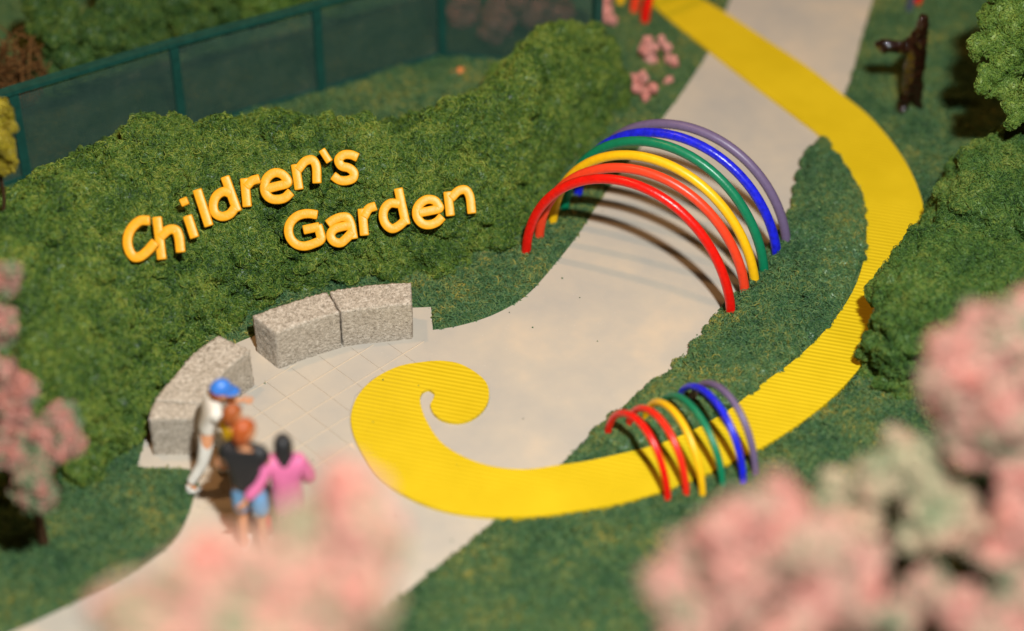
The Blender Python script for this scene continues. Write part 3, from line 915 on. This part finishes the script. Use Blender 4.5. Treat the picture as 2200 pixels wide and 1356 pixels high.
# ------------------------------------------------------------------ stone benches
def bench(label, front, back, cuts, h=0.5, seed=1):
    fr, bk = catmull(front, 12), catmull(back, 12)

    def at(line, t):
        L = [0.0]
        for a, b in zip(line[:-1], line[1:]):
            L.append(L[-1] + math.hypot(b[0] - a[0], b[1] - a[1]))
        s = t * L[-1]
        for i in range(len(line) - 1):
            if s <= L[i + 1] or i == len(line) - 2:
                k = (s - L[i]) / max(1e-9, L[i + 1] - L[i])
                return Vector((line[i][0] + k * (line[i + 1][0] - line[i][0]), line[i][1] + k * (line[i + 1][1] - line[i][1]), 0))
    cx = sum(p[0] for p in fr + bk) / len(fr + bk)
    cy = sum(p[1] for p in fr + bk) / len(fr + bk)
    root = tag(empty('stone_bench', (cx, cy, 0.03)), label, 'bench', 'curved stone benches')
    for (t0, t1) in cuts:
        nu, nv, nw = max(6, int(abs(t1 - t0) * 70)), 16, 18
        verts, idx = [], {}
        bm = bmesh.new()

        def P(i, j, k):
            key = (i, j, k)
            if key in idx:
                return idx[key]
            t = t0 + (t1 - t0) * i / nu
            a, b = at(fr, t), at(bk, t)
            p = a.lerp(b, j / nv)
            z = h * k / nw
            # soften the edges of the block
            ii, jj, kk = min(i, nu - i) / nu, min(j, nv - j) / nv, (nw - k) / nw
            m = Vector(((at(fr, (t0 + t1) / 2) + at(bk, (t0 + t1) / 2)) / 2))
            q = Vector((p.x - cx, p.y - cy, z))
            nz = noise.noise(q * 6) * 0.004 + noise.noise(q * 24 + Vector((seed, 0, 0))) * 0.008 + noise.noise(q * 55) * 0.008
            dirv = Vector((0, 0, 0))
            if j == 0:
                dirv += (a - b).normalized()
            if j == nv:
                dirv -= (a - b).normalized()
            if k == nw:
                dirv += Vector((0, 0, 1))
            tan = (at(fr, min(1, t + 0.01)) - at(fr, max(0, t - 0.01))).normalized()
            if i == 0:
                dirv -= tan
            if i == nu:
                dirv += tan
            nd = int(j in (0, nv)) + int(k == nw) + int(i in (0, nu))
            q += dirv * nz
            if nd >= 2:
                q -= dirv * 0.004
            idx[key] = bm.verts.new(q)
            return idx[key]

        def grid(f, a, b):
            for i in range(a):
                for j in range(b):
                    try:
                        bm.faces.new((f(i, j), f(i + 1, j), f(i + 1, j + 1), f(i, j + 1)))
                    except ValueError:
                        pass
        grid(lambda i, k: P(i, 0, k), nu, nw)
        grid(lambda i, k: P(i, nv, k), nu, nw)
        grid(lambda i, j: P(i, j, nw), nu, nv)
        grid(lambda j, k: P(0, j, k), nv, nw)
        grid(lambda j, k: P(nu, j, k), nv, nw)
        bmesh.ops.recalc_face_normals(bm, faces=bm.faces)
        me = bpy.data.meshes.new('block')
        bm.to_mesh(me)
        bm.free()
        me.polygons.foreach_set('use_smooth', [True] * len(me.polygons))
        add_obj('block', me, STONE, root)
    return root


bench('curved grey stone bench of two blocks farther right under the letters', [(-2.48, -0.92), (-2.17, -0.74), (-1.79, -0.56), (-1.45, -0.49), (-1.07, -0.43)],
      [(-2.75, -0.63), (-2.39, -0.42), (-1.99, -0.23), (-1.56, -0.12), (-1.09, -0.07)], [(0.0, 0.487), (0.499, 1.0)], seed=2)
bench('curved grey stone bench at the left right behind the people', [(-2.72, -1.19), (-2.90, -1.44), (-3.04, -1.71), (-3.14, -1.95), (-3.21, -2.24)],
      [(-3.08, -0.95), (-3.31, -1.24), (-3.45, -1.55), (-3.58, -1.84), (-3.64, -2.05), (-3.65, -2.25)], [(0.0, 0.80), (0.812, 1.0)], seed=6)

# ------------------------------------------------------------------ arches
def arch(label, left, right, h, r, mat, group, n=44, sink=0.12, wob=0.0):
    Lp, Rp = Vector((*left, 0)), Vector((*right, 0))
    M, A = (Lp + Rp) / 2, (Lp - Rp) / 2
    pts = [Vector((*left, -sink)) - M]
    for k in range(n + 1):
        t = math.pi * k / n
        c, s = math.cos(t), math.sin(t)
        pts.append(A * c + Vector((0, 0, h * s)) + A.normalized() * wob * math.sin(3 * t))
    pts.append(Vector((*right, -sink)) - M)
    V, Fc = sweep(pts, circle(r, 18))
    me = mesh_from('arch', V, Fc)
    fix_normals(me)
    o = add_obj('rainbow_arch', me, mat, None, M)
    return tag(o, label, 'arch', group)


GA = 'large rainbow arches over the cream path'
GS = 'small rainbow arches over the yellow walkway'
for (c, L_, R_, h, r, lab) in (
        ('red', (0.16, 1.02), (2.39, -0.15), 1.48, 0.054, 'bright red tube arch, nearest of the large arches'),
        ('coral', (0.31, 1.29), (2.57, 0.18), 1.41, 0.054, 'coral red tube arch right behind the nearest large red arch'),
        ('yellow', (0.47, 1.59), (2.69, 0.30), 1.41, 0.054, 'large yellow tube arch between the coral and green ones'),
        ('green', (0.61, 1.83), (2.81, 0.53), 1.43, 0.054, 'large green tube arch between the yellow and blue ones'),
        ('blue', (0.77, 2.10), (2.98, 0.84), 1.34, 0.054, 'large blue tube arch with streaky paint'),
        ('purple', (0.93, 2.31), (3.11, 1.09), 1.30, 0.054, 'dull purple tube arch, farthest of the large arches')):
    arch(lab, L_, R_, h, r, ARCH[c], GA, wob=0.01)
for (c, L_, R_, h, lab) in (
        ('red', (0.98, -2.01), (1.55, -2.95), 0.73, 'small red hoop at the front end of the little arches'),
        ('scarlet', (1.20, -1.88), (1.74, -2.84), 0.67, 'small scarlet hoop second in the row of little arches'),
        ('yellow', (1.37, -1.80), (1.90, -2.88), 0.71, 'small yellow hoop over the yellow walkway'),
        ('green', (1.54, -1.64), (2.11, -2.75), 0.65, 'small green hoop over the yellow walkway'),
        ('blue', (1.72, -1.55), (2.32, -2.68), 0.71, 'small blue hoop over the yellow walkway'),
        ('purple', (1.86, -1.56), (2.45, -2.59), 0.75, 'small dull purple hoop at the back end of the little arches')):
    arch(lab, L_, R_, h - 0.03, 0.037, ARCH[c], GS, wob=0.008)
GF = 'far arches at the top edge'
for (c, L_, R_, lab) in (
        ('red', (1.72, 5.85), (2.70, 6.75), 'blurred red arch leg at the top edge beside the yellow walkway'),
        ('coral', (1.59, 6.08), (2.55, 7.00), 'blurred orange red arch leg behind the far red one'),
        ('yellow', (1.42, 6.30), (2.40, 7.22), 'blurred yellow arch leg behind the far orange red one')):
    arch(lab, L_, R_, 0.85, 0.060, ARCH[c], GF)
arch('red arch foot at the top edge right of the cream path', (5.30, 6.28), (6.25, 6.9), 0.8, 0.060, ARCH['red'], GF)
arch('slate grey arch foot at the top edge beside the red foot', (5.16, 6.06), (6.15, 6.7), 0.8, 0.050, ARCH['slate'], GF)

# ------------------------------------------------------------------ letters on the hedge
LETTERS = [
    ('C', (-3.860, -0.387, 1.367), [[(0.075, 0.191), (-0.010, 0.186), (-0.100, 0.105), (-0.140, -0.005), (-0.125, -0.115), (-0.070, -0.191), (-0.010, -0.186), (0.060, -0.135), (0.140, -0.045)]]),
    ('h', (-3.593, -0.268, 1.280), [[(-0.123, 0.207), (-0.074, -0.207)], [(-0.081, 0.020), (0.002, 0.089), (0.073, 0.086), (0.105, 0.015), (0.123, -0.131)]]),
    ('i', (-3.436, 0.106, 1.253), [[(-0.002, 0.015), (0.066, -0.189)], [(-0.066, 0.167), (-0.015, 0.189)]]),
    ('l', (-3.308, 0.361, 1.201), [[(-0.059, 0.181), (0.059, -0.181)]]),
    ('d', (-3.081, 0.495, 1.242), [[(0.003, 0.207), (0.127, -0.140)], [(0.054, 0.041), (-0.013, 0.062), (-0.091, 0.016), (-0.127, -0.078), (-0.106, -0.171), (-0.034, -0.207), (0.049, -0.181), (0.101, -0.119)]]),
    ('r', (-2.812, 0.621, 1.216), [[(-0.073, 0.133), (-0.047, -0.143)], [(-0.052, 0.065), (0.005, 0.122), (0.073, 0.143)]]),
    ('e', (-2.545, 0.754, 1.197), [[(-0.128, -0.031), (-0.003, -0.000), (0.112, 0.037), (0.097, 0.084), (0.039, 0.136), (-0.034, 0.144), (-0.107, 0.094), (-0.139, 0.010), (-0.128, -0.073), (-0.076, -0.131), (0.008, -0.144), (0.081, -0.125), (0.139, -0.073)]]),
    ('n', (-2.249, 0.997, 1.181), [[(-0.117, 0.091), (-0.080, -0.155)], [(-0.085, 0.053), (-0.011, 0.139), (0.064, 0.155), (0.105, 0.101), (0.117, -0.085)]]),
    ("'", (-2.041, 1.164, 1.306), [[(-0.036, 0.056), (0.036, -0.056)]]),
    ('s', (-1.828, 1.100, 1.191), [[(0.123, 0.118), (0.064, 0.142), (-0.021, 0.139), (-0.073, 0.086), (-0.043, 0.021), (0.043, -0.005), (0.094, -0.054), (0.086, -0.112), (0.011, -0.142), (-0.064, -0.136), (-0.123, -0.096)]]),
    ('G', (-2.256, 0.518, 0.781), [[(0.123, 0.166), (0.038, 0.177), (-0.068, 0.156), (-0.148, 0.087), (-0.176, 0.002), (-0.153, -0.094), (-0.089, -0.158), (-0.004, -0.177), (0.091, -0.152), (0.176, -0.105), (0.166, -0.030), (0.145, 0.039)], [(0.145, 0.033), (0.001, 0.002)]]),
    ('a', (-1.869, 0.605, 0.712), [[(-0.134, 0.072), (-0.081, 0.109), (0.004, 0.141), (0.068, 0.136), (0.102, 0.077), (0.134, -0.083)], [(0.100, 0.051), (0.004, 0.035), (-0.081, 0.003), (-0.115, -0.061), (-0.081, -0.123), (-0.006, -0.141), (0.058, -0.093), (0.116, -0.029)]]),
    ('r', (-1.574, 0.720, 0.758), [[(-0.068, 0.110), (-0.044, -0.152)], [(-0.044, 0.045), (0.004, 0.126), (0.068, 0.152)]]),
    ('d', (-1.290, 0.835, 0.822), [[(0.044, 0.214), (0.124, -0.155)], [(0.049, 0.059), (-0.047, 0.064), (-0.111, -0.000), (-0.124, -0.086), (-0.090, -0.172), (-0.026, -0.214), (0.049, -0.182), (0.108, -0.129)]]),
    ('e', (-0.910, 0.810, 0.801), [[(-0.100, -0.005), (0.012, 0.016), (0.114, 0.045), (0.103, 0.075), (0.061, 0.126), (-0.020, 0.139), (-0.095, 0.096), (-0.136, 0.021), (-0.127, -0.064), (-0.073, -0.126), (0.002, -0.139), (0.087, -0.107), (0.136, -0.059)]]),
    ('n', (-0.580, 1.117, 0.705), [[(-0.133, 0.101), (-0.106, -0.137)], [(-0.089, 0.053), (-0.014, 0.126), (0.062, 0.137), (0.106, 0.080), (0.133, -0.110)]]),
]
LETTER_LABEL = ['yellow capital C starting the upper word', 'yellow letter h after the capital C', 'yellow letter i with its dot in the upper word', 'yellow letter l in the upper word',
                'yellow letter d in the upper word', 'yellow letter r in the upper word', 'yellow letter e in the upper word', 'yellow letter n in the upper word', 'yellow apostrophe between n and s in the upper word',
                'yellow letter s ending the upper word', 'yellow capital G starting the lower word', 'yellow letter a in the lower word', 'yellow letter r in the lower word', 'yellow letter d in the lower word',
                'yellow letter e in the lower word', 'yellow letter n ending the lower word']


def stroke_profile(w, t):
    # rounded face, straight back
    pr = [(-w, -t * 0.6), (w, -t * 0.6), (w, 0.62 * t), (w * 0.92, 0.88 * t), (w * 0.74, 0.98 * t), (0, t), (-w * 0.74, 0.98 * t), (-w * 0.92, 0.88 * t), (-w, 0.62 * t)]
    return pr


def stroke(pts, w, t):
    if len(pts) > 2:
        pts = catmull(pts, 6)
    else:
        a, b = np.array(pts[0]), np.array(pts[1])
        pts = [tuple(a + (b - a) * k / 6) for k in range(7)]
    P = [Vector((p[0], p[1], 0)) for p in pts]
    d0, d1 = (P[0] - P[1]).normalized(), (P[-1] - P[-2]).normalized()
    P = [P[0] + d0 * w * 0.35, P[0] + d0 * w * 0.25] + P + [P[-1] + d1 * w * 0.25, P[-1] + d1 * w * 0.35]
    prof = [stroke_profile(w, t)] * len(P)
    prof[0] = [(a * 0.82, b * 0.82) for a, b in prof[0]]
    prof[-1] = [(a * 0.82, b * 0.82) for a, b in prof[-1]]
    return sweep(P, prof, True, (0, 0, 1))


GL = 'yellow letters on the hedge'
for (ch, pos, strokes), lab in zip(LETTERS, LETTER_LABEL):
    tilt = math.radians(50.0)
    nrm = Vector((0, -math.sin(tilt), math.cos(tilt)))
    loc = Vector(pos) + nrm * 0.06
    two = ch == 'i'
    W_, T_ = 0.051, 0.044
    if two:
        root = empty('sign_letter', loc)
        root.rotation_euler = (tilt, 0, 0)
        for nm, s in zip(('stem', 'dot'), strokes):
            v, f = stroke(s, W_ if nm == 'stem' else W_ * 0.85, T_)
            me = mesh_from(nm, v, f)
            fix_normals(me)
            add_obj(nm, me, LETTER, root)
        tag(root, lab, 'letter', GL)
        continue
    V, Fc = join_geo([stroke(s, W_ * (0.8 if ch == "'" else 1.0), T_ * (1.0 + 0.03 * i)) for i, s in enumerate(strokes)])
    me = mesh_from('sign_letter', V, Fc)
    fix_normals(me)
    o = add_obj('sign_letter', me, LETTER, None, loc, (tilt, 0, 0))
    tag(o, lab, 'letter', GL)

# ------------------------------------------------------------------ figures
def skin_mesh(name, chains, sub=2):
    """Grow one surface round chains of joints [(x, y, z, r)]; joints at the same spot are shared."""
    idx, verts, rad, edges = {}, [], [], []
    roots = []
    for ch in chains:
        prev = None
        for (x, y, z, r) in ch:
            k = (round(x, 4), round(y, 4), round(z, 4))
            if k not in idx:
                idx[k] = len(verts)
                verts.append((x, y, z))
                rad.append(r if isinstance(r, tuple) else (r, r))
                if prev is None:
                    roots.append(idx[k])
            i = idx[k]
            if prev is not None and prev != i:
                edges.append((prev, i))
            prev = i
    me = bpy.data.meshes.new(name + '_raw')
    me.from_pydata(verts, edges, [])
    o = bpy.data.objects.new(name + '_raw', me)
    COL.objects.link(o)
    md = o.modifiers.new('skin', 'SKIN')
    md.use_smooth_shade = True
    sv = me.skin_vertices[0].data if me.skin_vertices else None
    if sv is None:
        bpy.context.view_layer.objects.active = o
        bpy.ops.mesh.customdata_skin_add()
        sv = me.skin_vertices[0].data
    for i, r in enumerate(rad):
        sv[i].radius = r
        sv[i].use_root = i in roots
    m2 = o.modifiers.new('sub', 'SUBSURF')
    m2.levels = m2.render_levels = sub
    dg = bpy.context.evaluated_depsgraph_get()
    dg.update()
    out = bpy.data.meshes.new_from_object(o.evaluated_get(dg))
    bpy.data.objects.remove(o)
    bpy.data.meshes.remove(me)
    out.name = name
    if len(out.polygons):
        out.polygons.foreach_set('use_smooth', [True] * len(out.polygons))
    return out


def hand_chains(wr, el, palm_side, s=1.0, curl=0.5):
    wr, el = Vector(wr), Vector(el)
    d = (wr - el).normalized()
    n = Vector(palm_side)
    n = (n - d * n.dot(d)).normalized()
    sd = d.cross(n).normalized()
    tip = wr + d * 0.085 * s
    ch = []
    T = lambda v, r: (v.x, v.y, v.z, r)
    for off, ln in ((-0.030, 0.062), (-0.010, 0.078), (0.011, 0.083), (0.031, 0.070)):
        a = wr + d * 0.055 * s + sd * off * s
        b = tip + sd * off * 1.1 * s
        c = b + (d * (1 - curl * 0.5) + n * curl).normalized() * ln * 0.55 * s
        e = c + (d * (1 - curl) + n * curl * 1.4).normalized() * ln * 0.45 * s
        ch.append([T(a, 0.012 * s), T(b, 0.0115 * s), T(c, 0.0105 * s), T(e, 0.008 * s)])
    a = wr + d * 0.015 * s + sd * 0.022 * s
    b = a + (sd * 0.8 + d * 0.6 + n * 0.2).normalized() * 0.045 * s
    c = b + (sd * 0.25 + d * 0.9 + n * 0.3).normalized() * 0.04 * s
    ch.append([T(a, 0.014 * s), T(b, 0.0125 * s), T(c, 0.009 * s)])
    return [T(wr + d * 0.075 * s, (0.038 * s, 0.022 * s))], ch


def head_geo(c, yaw, pitch, sz=1.0):
    rz = Matrix.Translation(Vector(c)) @ Matrix.Rotation(yaw, 4, 'Z') @ Matrix.Rotation(pitch, 4, 'X')
    v, f = ico(4)
    out = []
    for p in v:
        x, y, z = p
        w = 1.0 - 0.22 * max(0, -z) ** 1.3          # narrower jaw
        q = Vector((x * 0.080 * w, y * 0.098, z * 0.122))
        if y > 0.2 and z < 0.25:
            q.y *= 0.97
        # brow, eye hollows, nose, lips, chin
        fr = max(0.0, y)
        q.y += 0.020 * math.exp(-(x / 0.16) ** 2 - ((z + 0.12) / 0.20) ** 2) * fr
        q.y -= 0.010 * (math.exp(-((abs(x) - 0.38) / 0.16) ** 2 - ((z - 0.08) / 0.12) ** 2)) * fr
        q.y += 0.006 * math.exp(-(x / 0.25) ** 2 - ((z + 0.48) / 0.09) ** 2) * fr
        q.y += 0.008 * math.exp(-(x / 0.3) ** 2 - ((z + 0.80) / 0.16) ** 2) * fr
        # ears
        q.x += math.copysign(0.014, x) * math.exp(-((y + 0.05) / 0.16) ** 2 - ((z + 0.02) / 0.2) ** 2) * (1 if abs(x) > 0.6 else 0)
        out.append(rz @ (q * sz))
    return out, f


def shell_part(c, yaw, pitch, keep, grow, sz=1.0, drop=0.0):
    """A cap or hair shell round the head: the part of the skull where keep(x, y, z) holds."""
    rz = Matrix.Translation(Vector(c)) @ Matrix.Rotation(yaw, 4, 'Z') @ Matrix.Rotation(pitch, 4, 'X')
    v, f = ico(4)
    V = []
    for p in v:
        x, y, z = p
        q = Vector((x * 0.080 * grow, y * 0.098 * grow - 0.004, z * 0.122 * grow + 0.004))
        if drop and z < 0:
            q.z += z * drop
            q.y -= 0.02 * (-z)
        q += Vector((x, y, z)) * 0.006 * noise.noise(Vector(p) * 9)
        V.append(rz @ (q * sz))
    Fc = [q for q in f if keep(*(sum(v[i] for i in q) / 3))]
    used = sorted({i for q in Fc for i in q})
    mp = {a: b for b, a in enumerate(used)}
    return [V[i] for i in used], [tuple(mp[i] for i in q) for q in Fc]


DEF = dict(pel=(0, 0, 0.93), spine=(0, 0, 1.12), chest=(0, 0, 1.30), neck=(0, 0, 1.48), head=(0, 0.02, 1.635),
           shL=(-.175, 0, 1.41), elL=(-.25, -.02, 1.13), wrL=(-.26, .06, .90), shR=(.175, 0, 1.41), elR=(.25, -.02, 1.13), wrR=(.26, .06, .90),
           hipL=(-.09, 0, .90), knL=(-.10, .03, .50), anL=(-.10, -.02, .09), toL=(-.11, .14, .04),
           hipR=(.09, 0, .90), knR=(.10, .03, .50), anR=(.10, -.02, .09), toR=(.11, .14, .04))


def lerp3(a, b, t):
    return tuple(a[i] + (b[i] - a[i]) * t for i in range(3))


def person(label, loc, rotz, scale, pose, shirt, sleeve, bottoms, leg, shoe, hair, cap=None, head_yaw=0.0, head_pitch=0.0, long_hair=False, palmL=(0.2, 1, 0), palmR=(-0.2, 1, 0), skirt=False, head_sz=1.22, hem=0.0, bulk=1.0):
    J = dict(DEF)
    J.update(pose)
    R = lambda k, r: (*J[k], r)
    root = empty('person', loc, rotz)
    root.scale = (scale,) * 3
    tag(root, label, 'person', 'painted figures on the plaza')
    pL, fL = hand_chains(J['wrL'], J['elL'], palmL)
    pR, fR = hand_chains(J['wrR'], J['elR'], palmR)
    ch = [[R('pel', (.13, .10)), R('spine', (.115, .085)), R('chest', (.145, .095)), R('neck', .052), (*lerp3(J['neck'], J['head'], .6), .05)]]
    for s, pc in (('L', pL), ('R', pR)):
        ch.append([R('chest', (.145, .095)), R('sh' + s, .058), (*lerp3(J['sh' + s], J['el' + s], .5), .048), R('el' + s, .040), (*lerp3(J['el' + s], J['wr' + s], .4), .040), R('wr' + s, .026), pc[0]])
        ch.append([R('pel', (.13, .10)), R('hip' + s, .088), (*lerp3(J['hip' + s], J['kn' + s], .5), .078), R('kn' + s, .056), (*lerp3(J['kn' + s], J['an' + s], .35), .056), R('an' + s, .036), R('to' + s, .028)])
    ch += fL + fR
    body = skin_mesh('body', ch)
    bm = bmesh.new()
    bm.from_mesh(body)
    hv, hf = head_geo(J['head'], head_yaw, head_pitch, head_sz)
    vs_ = [bm.verts.new(v) for v in hv]
    for q in hf:
        bm.faces.new([vs_[i] for i in q]).smooth = True
    bm.to_mesh(body)
    bm.free()
    add_obj('body', body, SKIN, root)
    # eyes
    rz = Matrix.Translation(Vector(J['head'])) @ Matrix.Rotation(head_yaw, 4, 'Z') @ Matrix.Rotation(head_pitch, 4, 'X')
    for sx in (-1, 1):
        v, f = ico(2)
        add_obj('eye', mesh_from('eye', [rz @ (Vector((sx * 0.031, 0.083, 0.010)) * head_sz + Vector(p) * 0.011) for p in v], f), EYE, root)
    # shirt
    g = 0.022
    sc = [[(*lerp3(J['pel'], J['spine'], -0.15 - hem), (.150 * bulk, .122 * bulk)), R('spine', (.135 * bulk, .108 * bulk)), R('chest', (.165 * bulk, .12 * bulk)), (*lerp3(J['chest'], J['neck'], .82), .066)]]
    for s in 'LR':
        e = [R('chest', (.165 * bulk, .12 * bulk)), R('sh' + s, .078 * bulk), (*lerp3(J['sh' + s], J['el' + s], .55), .068 * bulk)]
        if sleeve == 'long':
            e += [R('el' + s, .060 * bulk), (*lerp3(J['el' + s], J['wr' + s], .5), .055 * bulk), (*lerp3(J['el' + s], J['wr' + s], .93), .044)]
        sc.append(e)
    add_obj('shirt', skin_mesh('shirt', sc), shirt, root)
    # trousers, shorts or skirt
    if skirt:
        prof = []
        pts = []
        for k, (z, rx, ry) in enumerate(((1.05, .13, .10), (.95, .15, .12), (.80, .165, .14), (.62, .185, .16), (.48, .20, .18))):
            pts.append(Vector((J['pel'][0], J['pel'][1], z)))
            prof.append([(rx * math.cos(a) * (1 + .05 * math.sin(5 * a) * k / 4), ry * math.sin(a)) for a in [2 * math.pi * q / 24 for q in range(24)]])
        v, f = sweep(pts, prof, True)
        me = mesh_from('skirt', v, f)
        fix_normals(me)
        add_obj('skirt', me, bottoms, root)
    else:
        bc = [[(*lerp3(J['pel'], J['spine'], .35), (.135, .106)), R('pel', (.148, .118))]]
        for s in 'LR':
            e = [R('pel', (.148, .118)), R('hip' + s, .108), (*lerp3(J['hip' + s], J['kn' + s], .55), .096)]
            if leg == 'long':
                e += [R('kn' + s, .080), (*lerp3(J['kn' + s], J['an' + s], .5), .070), (*lerp3(J['kn' + s], J['an' + s], .95), .062)]
            else:
                e += [(*lerp3(J['hip' + s], J['kn' + s], .95), .092)]
            bc.append(e)
        add_obj('trousers' if leg == 'long' else 'shorts', skin_mesh('trousers', bc), bottoms, root)
    for s in 'LR':
        a, t = Vector(J['an' + s]), Vector(J['to' + s])
        heel = a + (a - t).normalized() * 0.03
        heel.z = t.z + 0.005
        tip = t + (t - Vector((a.x, a.y, t.z))).normalized() * 0.07
        add_obj('shoe', skin_mesh('shoe', [[(a.x, a.y, a.z + 0.01, .045), (heel.x, heel.y, heel.z, .044), (t.x, t.y, t.z, (.046, .036)), (tip.x, tip.y, tip.z, (.036, .026))]]), shoe, root)
    # hair
    if long_hair:
        v, f = shell_part(J['head'], head_yaw, head_pitch, lambda x, y, z: y < 0.25 or z > 0.35, 1.13, head_sz, drop=0.20)
    else:
        v, f = shell_part(J['head'], head_yaw, head_pitch, lambda x, y, z: (z > 0.38 or (y < 0.05 and z > -0.45) or (y < -0.35 and z > -0.65)) and not (abs(x) > 0.75 and -0.3 < z < 0.1 and y > -0.2), 1.10, head_sz)
    if hair is not None:
        add_obj('hair', mesh_from('hair', v, f), hair, root)
    if cap is not None:
        v, f = shell_part(J['head'], head_yaw, head_pitch, lambda x, y, z: z > 0.18, 1.22, head_sz)
        hat = add_obj('cap', mesh_from('cap', v, f), cap, root)
        bv, bf = [], []
        for k in range(13):
            a = math.radians(-75 + 150 * k / 12)
            for rr in (1.0, 1.75):
                ext = rr if rr == 1.0 else 1.0 + 0.75 * math.cos(a * 0.8)
                bv.append(rz @ (Vector((math.sin(a) * 0.094 * (1 + (ext - 1) * .35), math.cos(a) * 0.112 * ext, 0.030 - 0.018 * (ext - 1))) * head_sz))
        for k in range(12):
            bf.append((2 * k, 2 * k + 1, 2 * k + 3, 2 * k + 2))
        bme = mesh_from('brim', bv, bf)
        br = add_obj('brim', bme, cap, hat)
        so = br.modifiers.new('thick', 'SOLIDIFY')
        so.thickness = 0.012
    return root


EYE = plastic('figure_eye', (0.02, 0.015, 0.012), 0.2)
BLACK = plastic('figure_black', (0.018, 0.018, 0.020), 0.5)
CREAM = plastic('figure_cream', (0.80, 0.75, 0.66), 0.5)
KHAKI = plastic('figure_khaki', (0.50, 0.36, 0.19), 0.5)
PALE = plastic('figure_pale_grey', (0.66, 0.64, 0.58), 0.5)
BLUE_CAP = plastic('figure_blue', (0.045, 0.20, 0.66), 0.4)
LIGHT_BLUE = plastic('figure_light_blue', (0.17, 0.40, 0.70), 0.5)
PINK = plastic('figure_pink', (0.74, 0.17, 0.36), 0.5)
ROSE = plastic('figure_rose', (0.60, 0.30, 0.28), 0.5)
YELLOW_TOP = plastic('figure_yellow', (0.85, 0.50, 0.01), 0.5)
BROWN = plastic('figure_brown', (0.10, 0.035, 0.02), 0.5)
GINGER = plastic('figure_ginger', (0.42, 0.085, 0.015), 0.5)
AUBURN = plastic('figure_auburn', (0.36, 0.09, 0.02), 0.5)
BAG_RED = plastic('bag_red', (0.62, 0.012, 0.03), 0.3)
PZ = 0.036

person('man in blue cap and cream shirt, one leg stepping back beside the bench', (-2.99, -2.62, PZ), math.radians(-72), 0.80,
       dict(pel=(0, -.04, .82), spine=(0, .02, .99), chest=(0, .08, 1.15), neck=(0, .15, 1.30), head=(0, .20, 1.44), shL=(-.175, .09, 1.26), shR=(.175, .09, 1.26),
            elL=(-.24, .26, 1.08), wrL=(-.14, .46, 1.10), elR=(.26, .16, 1.02), wrR=(.20, .36, .94), hipL=(-.09, -.04, .79), hipR=(.09, -.04, .79),
            knL=(-.10, .18, .48), anL=(-.10, .10, .09), toL=(-.10, .26, .04), knR=(.12, -.14, .44), anR=(.14, -.34, .15), toR=(.14, -.25, .04)),
       CREAM, 'short', PALE, 'long', PALE, AUBURN, BLUE_CAP, head_pitch=math.radians(-16), bulk=1.12)
person('person with ginger hair in yellow top and brown trousers between the men', (-2.68, -3.05, PZ), math.radians(-50), 0.78,
       dict(elL=(-.27, .06, 1.15), wrL=(-.22, .24, 1.0), elR=(.27, -.06, 1.14), wrR=(.30, .02, .90)),
       YELLOW_TOP, 'short', BROWN, 'long', BROWN, AUBURN, head_pitch=math.radians(-8))
person('ginger haired man in black shirt and light blue shorts seen from behind', (-2.50, -3.60, PZ), math.radians(-12), 0.95,
       dict(elL=(-.32, .02, 1.15), wrL=(-.25, .18, .96), elR=(.24, .08, 1.16), wrR=(.10, .26, 1.06), head=(0.01, 0.03, 1.63)),
       BLACK, 'short', LIGHT_BLUE, 'short', CREAM, GINGER, head_yaw=math.radians(-40), hem=0.30, bulk=1.25)
person('dark haired woman in pink jacket with her arm round the man', (-2.14, -3.56, PZ), math.radians(6), 0.82,
       dict(elL=(-.34, -.12, 1.16), wrL=(-.48, -.20, 1.02), elR=(.27, .02, 1.14), wrR=(.22, .16, .96)),
       PINK, 'long', ROSE, 'long', BROWN, BLACK, long_hair=True, palmL=(0, 1, 0), hem=1.7, bulk=1.42)

# handbag hanging at the woman's side
bag = tag(empty('handbag', (-2.38, -3.60, 0.42)), 'small red handbag between the man and the woman in pink', 'bag')
bm = bmesh.new()
bmesh.ops.create_cube(bm, size=1.0)
bmesh.ops.scale(bm, vec=(0.13, 0.10, 0.22), verts=bm.verts)
for v in bm.verts:
    if v.co.z > 0:
        v.co.x *= 0.75
        v.co.y *= 0.6
bmesh.ops.bevel(bm, geom=list(bm.edges), offset=0.02, segments=3, affect='EDGES')
me = bpy.data.meshes.new('pouch')
bm.to_mesh(me)
bm.free()
me.polygons.foreach_set('use_smooth', [True] * len(me.polygons))
add_obj('pouch', me, BAG_RED, bag)
v, f = sweep([Vector((0.05 * math.cos(t), 0, 0.10 + 0.22 * math.sin(t))) for t in [math.pi * k / 12 for k in range(13)]], circle(0.010, 8))
sm_ = mesh_from('strap', v, f)
fix_normals(sm_)
add_obj('strap', sm_, BROWN, bag)

# glossy dark sculpture on the turf at the top right
sc = [[(0, 0, .72, 0.127), (0, 0, .95, 0.119), (.02, 0, 1.10, 0.082), (.03, 0, 1.25, 0.082), (.02, 0, 1.40, 0.057)],
      [(0, 0, .95, 0.119), (-.22, 0, .98, 0.078), (-.40, -.02, 1.0, 0.090), (-.52, -.03, 1.08, 0.053)],
      [(0, 0, .72, 0.127), (0, 0, .42, 0.115), (-.07, 0, .20, 0.074), (-.12, -.02, -.04, 0.061)],
      [(0, 0, .42, 0.115), (.08, 0, .22, 0.078), (.13, .0, .02, 0.057), (.15, -.03, -.04, 0.049)]]
sme = skin_mesh('sculpture', sc, 3)
for v in sme.vertices:
    n = v.normal
    v.co += n * (0.026 * noise.noise(v.co * 11) + 0.018 * noise.noise(v.co * 23))
o = add_obj('sculpture', sme, SCULPT, None, (4.86, 3.82, 0.05), (0, 0, 0.15))
tag(o, 'glossy dark brown sculpture with one arm held out on the turf', 'sculpture')
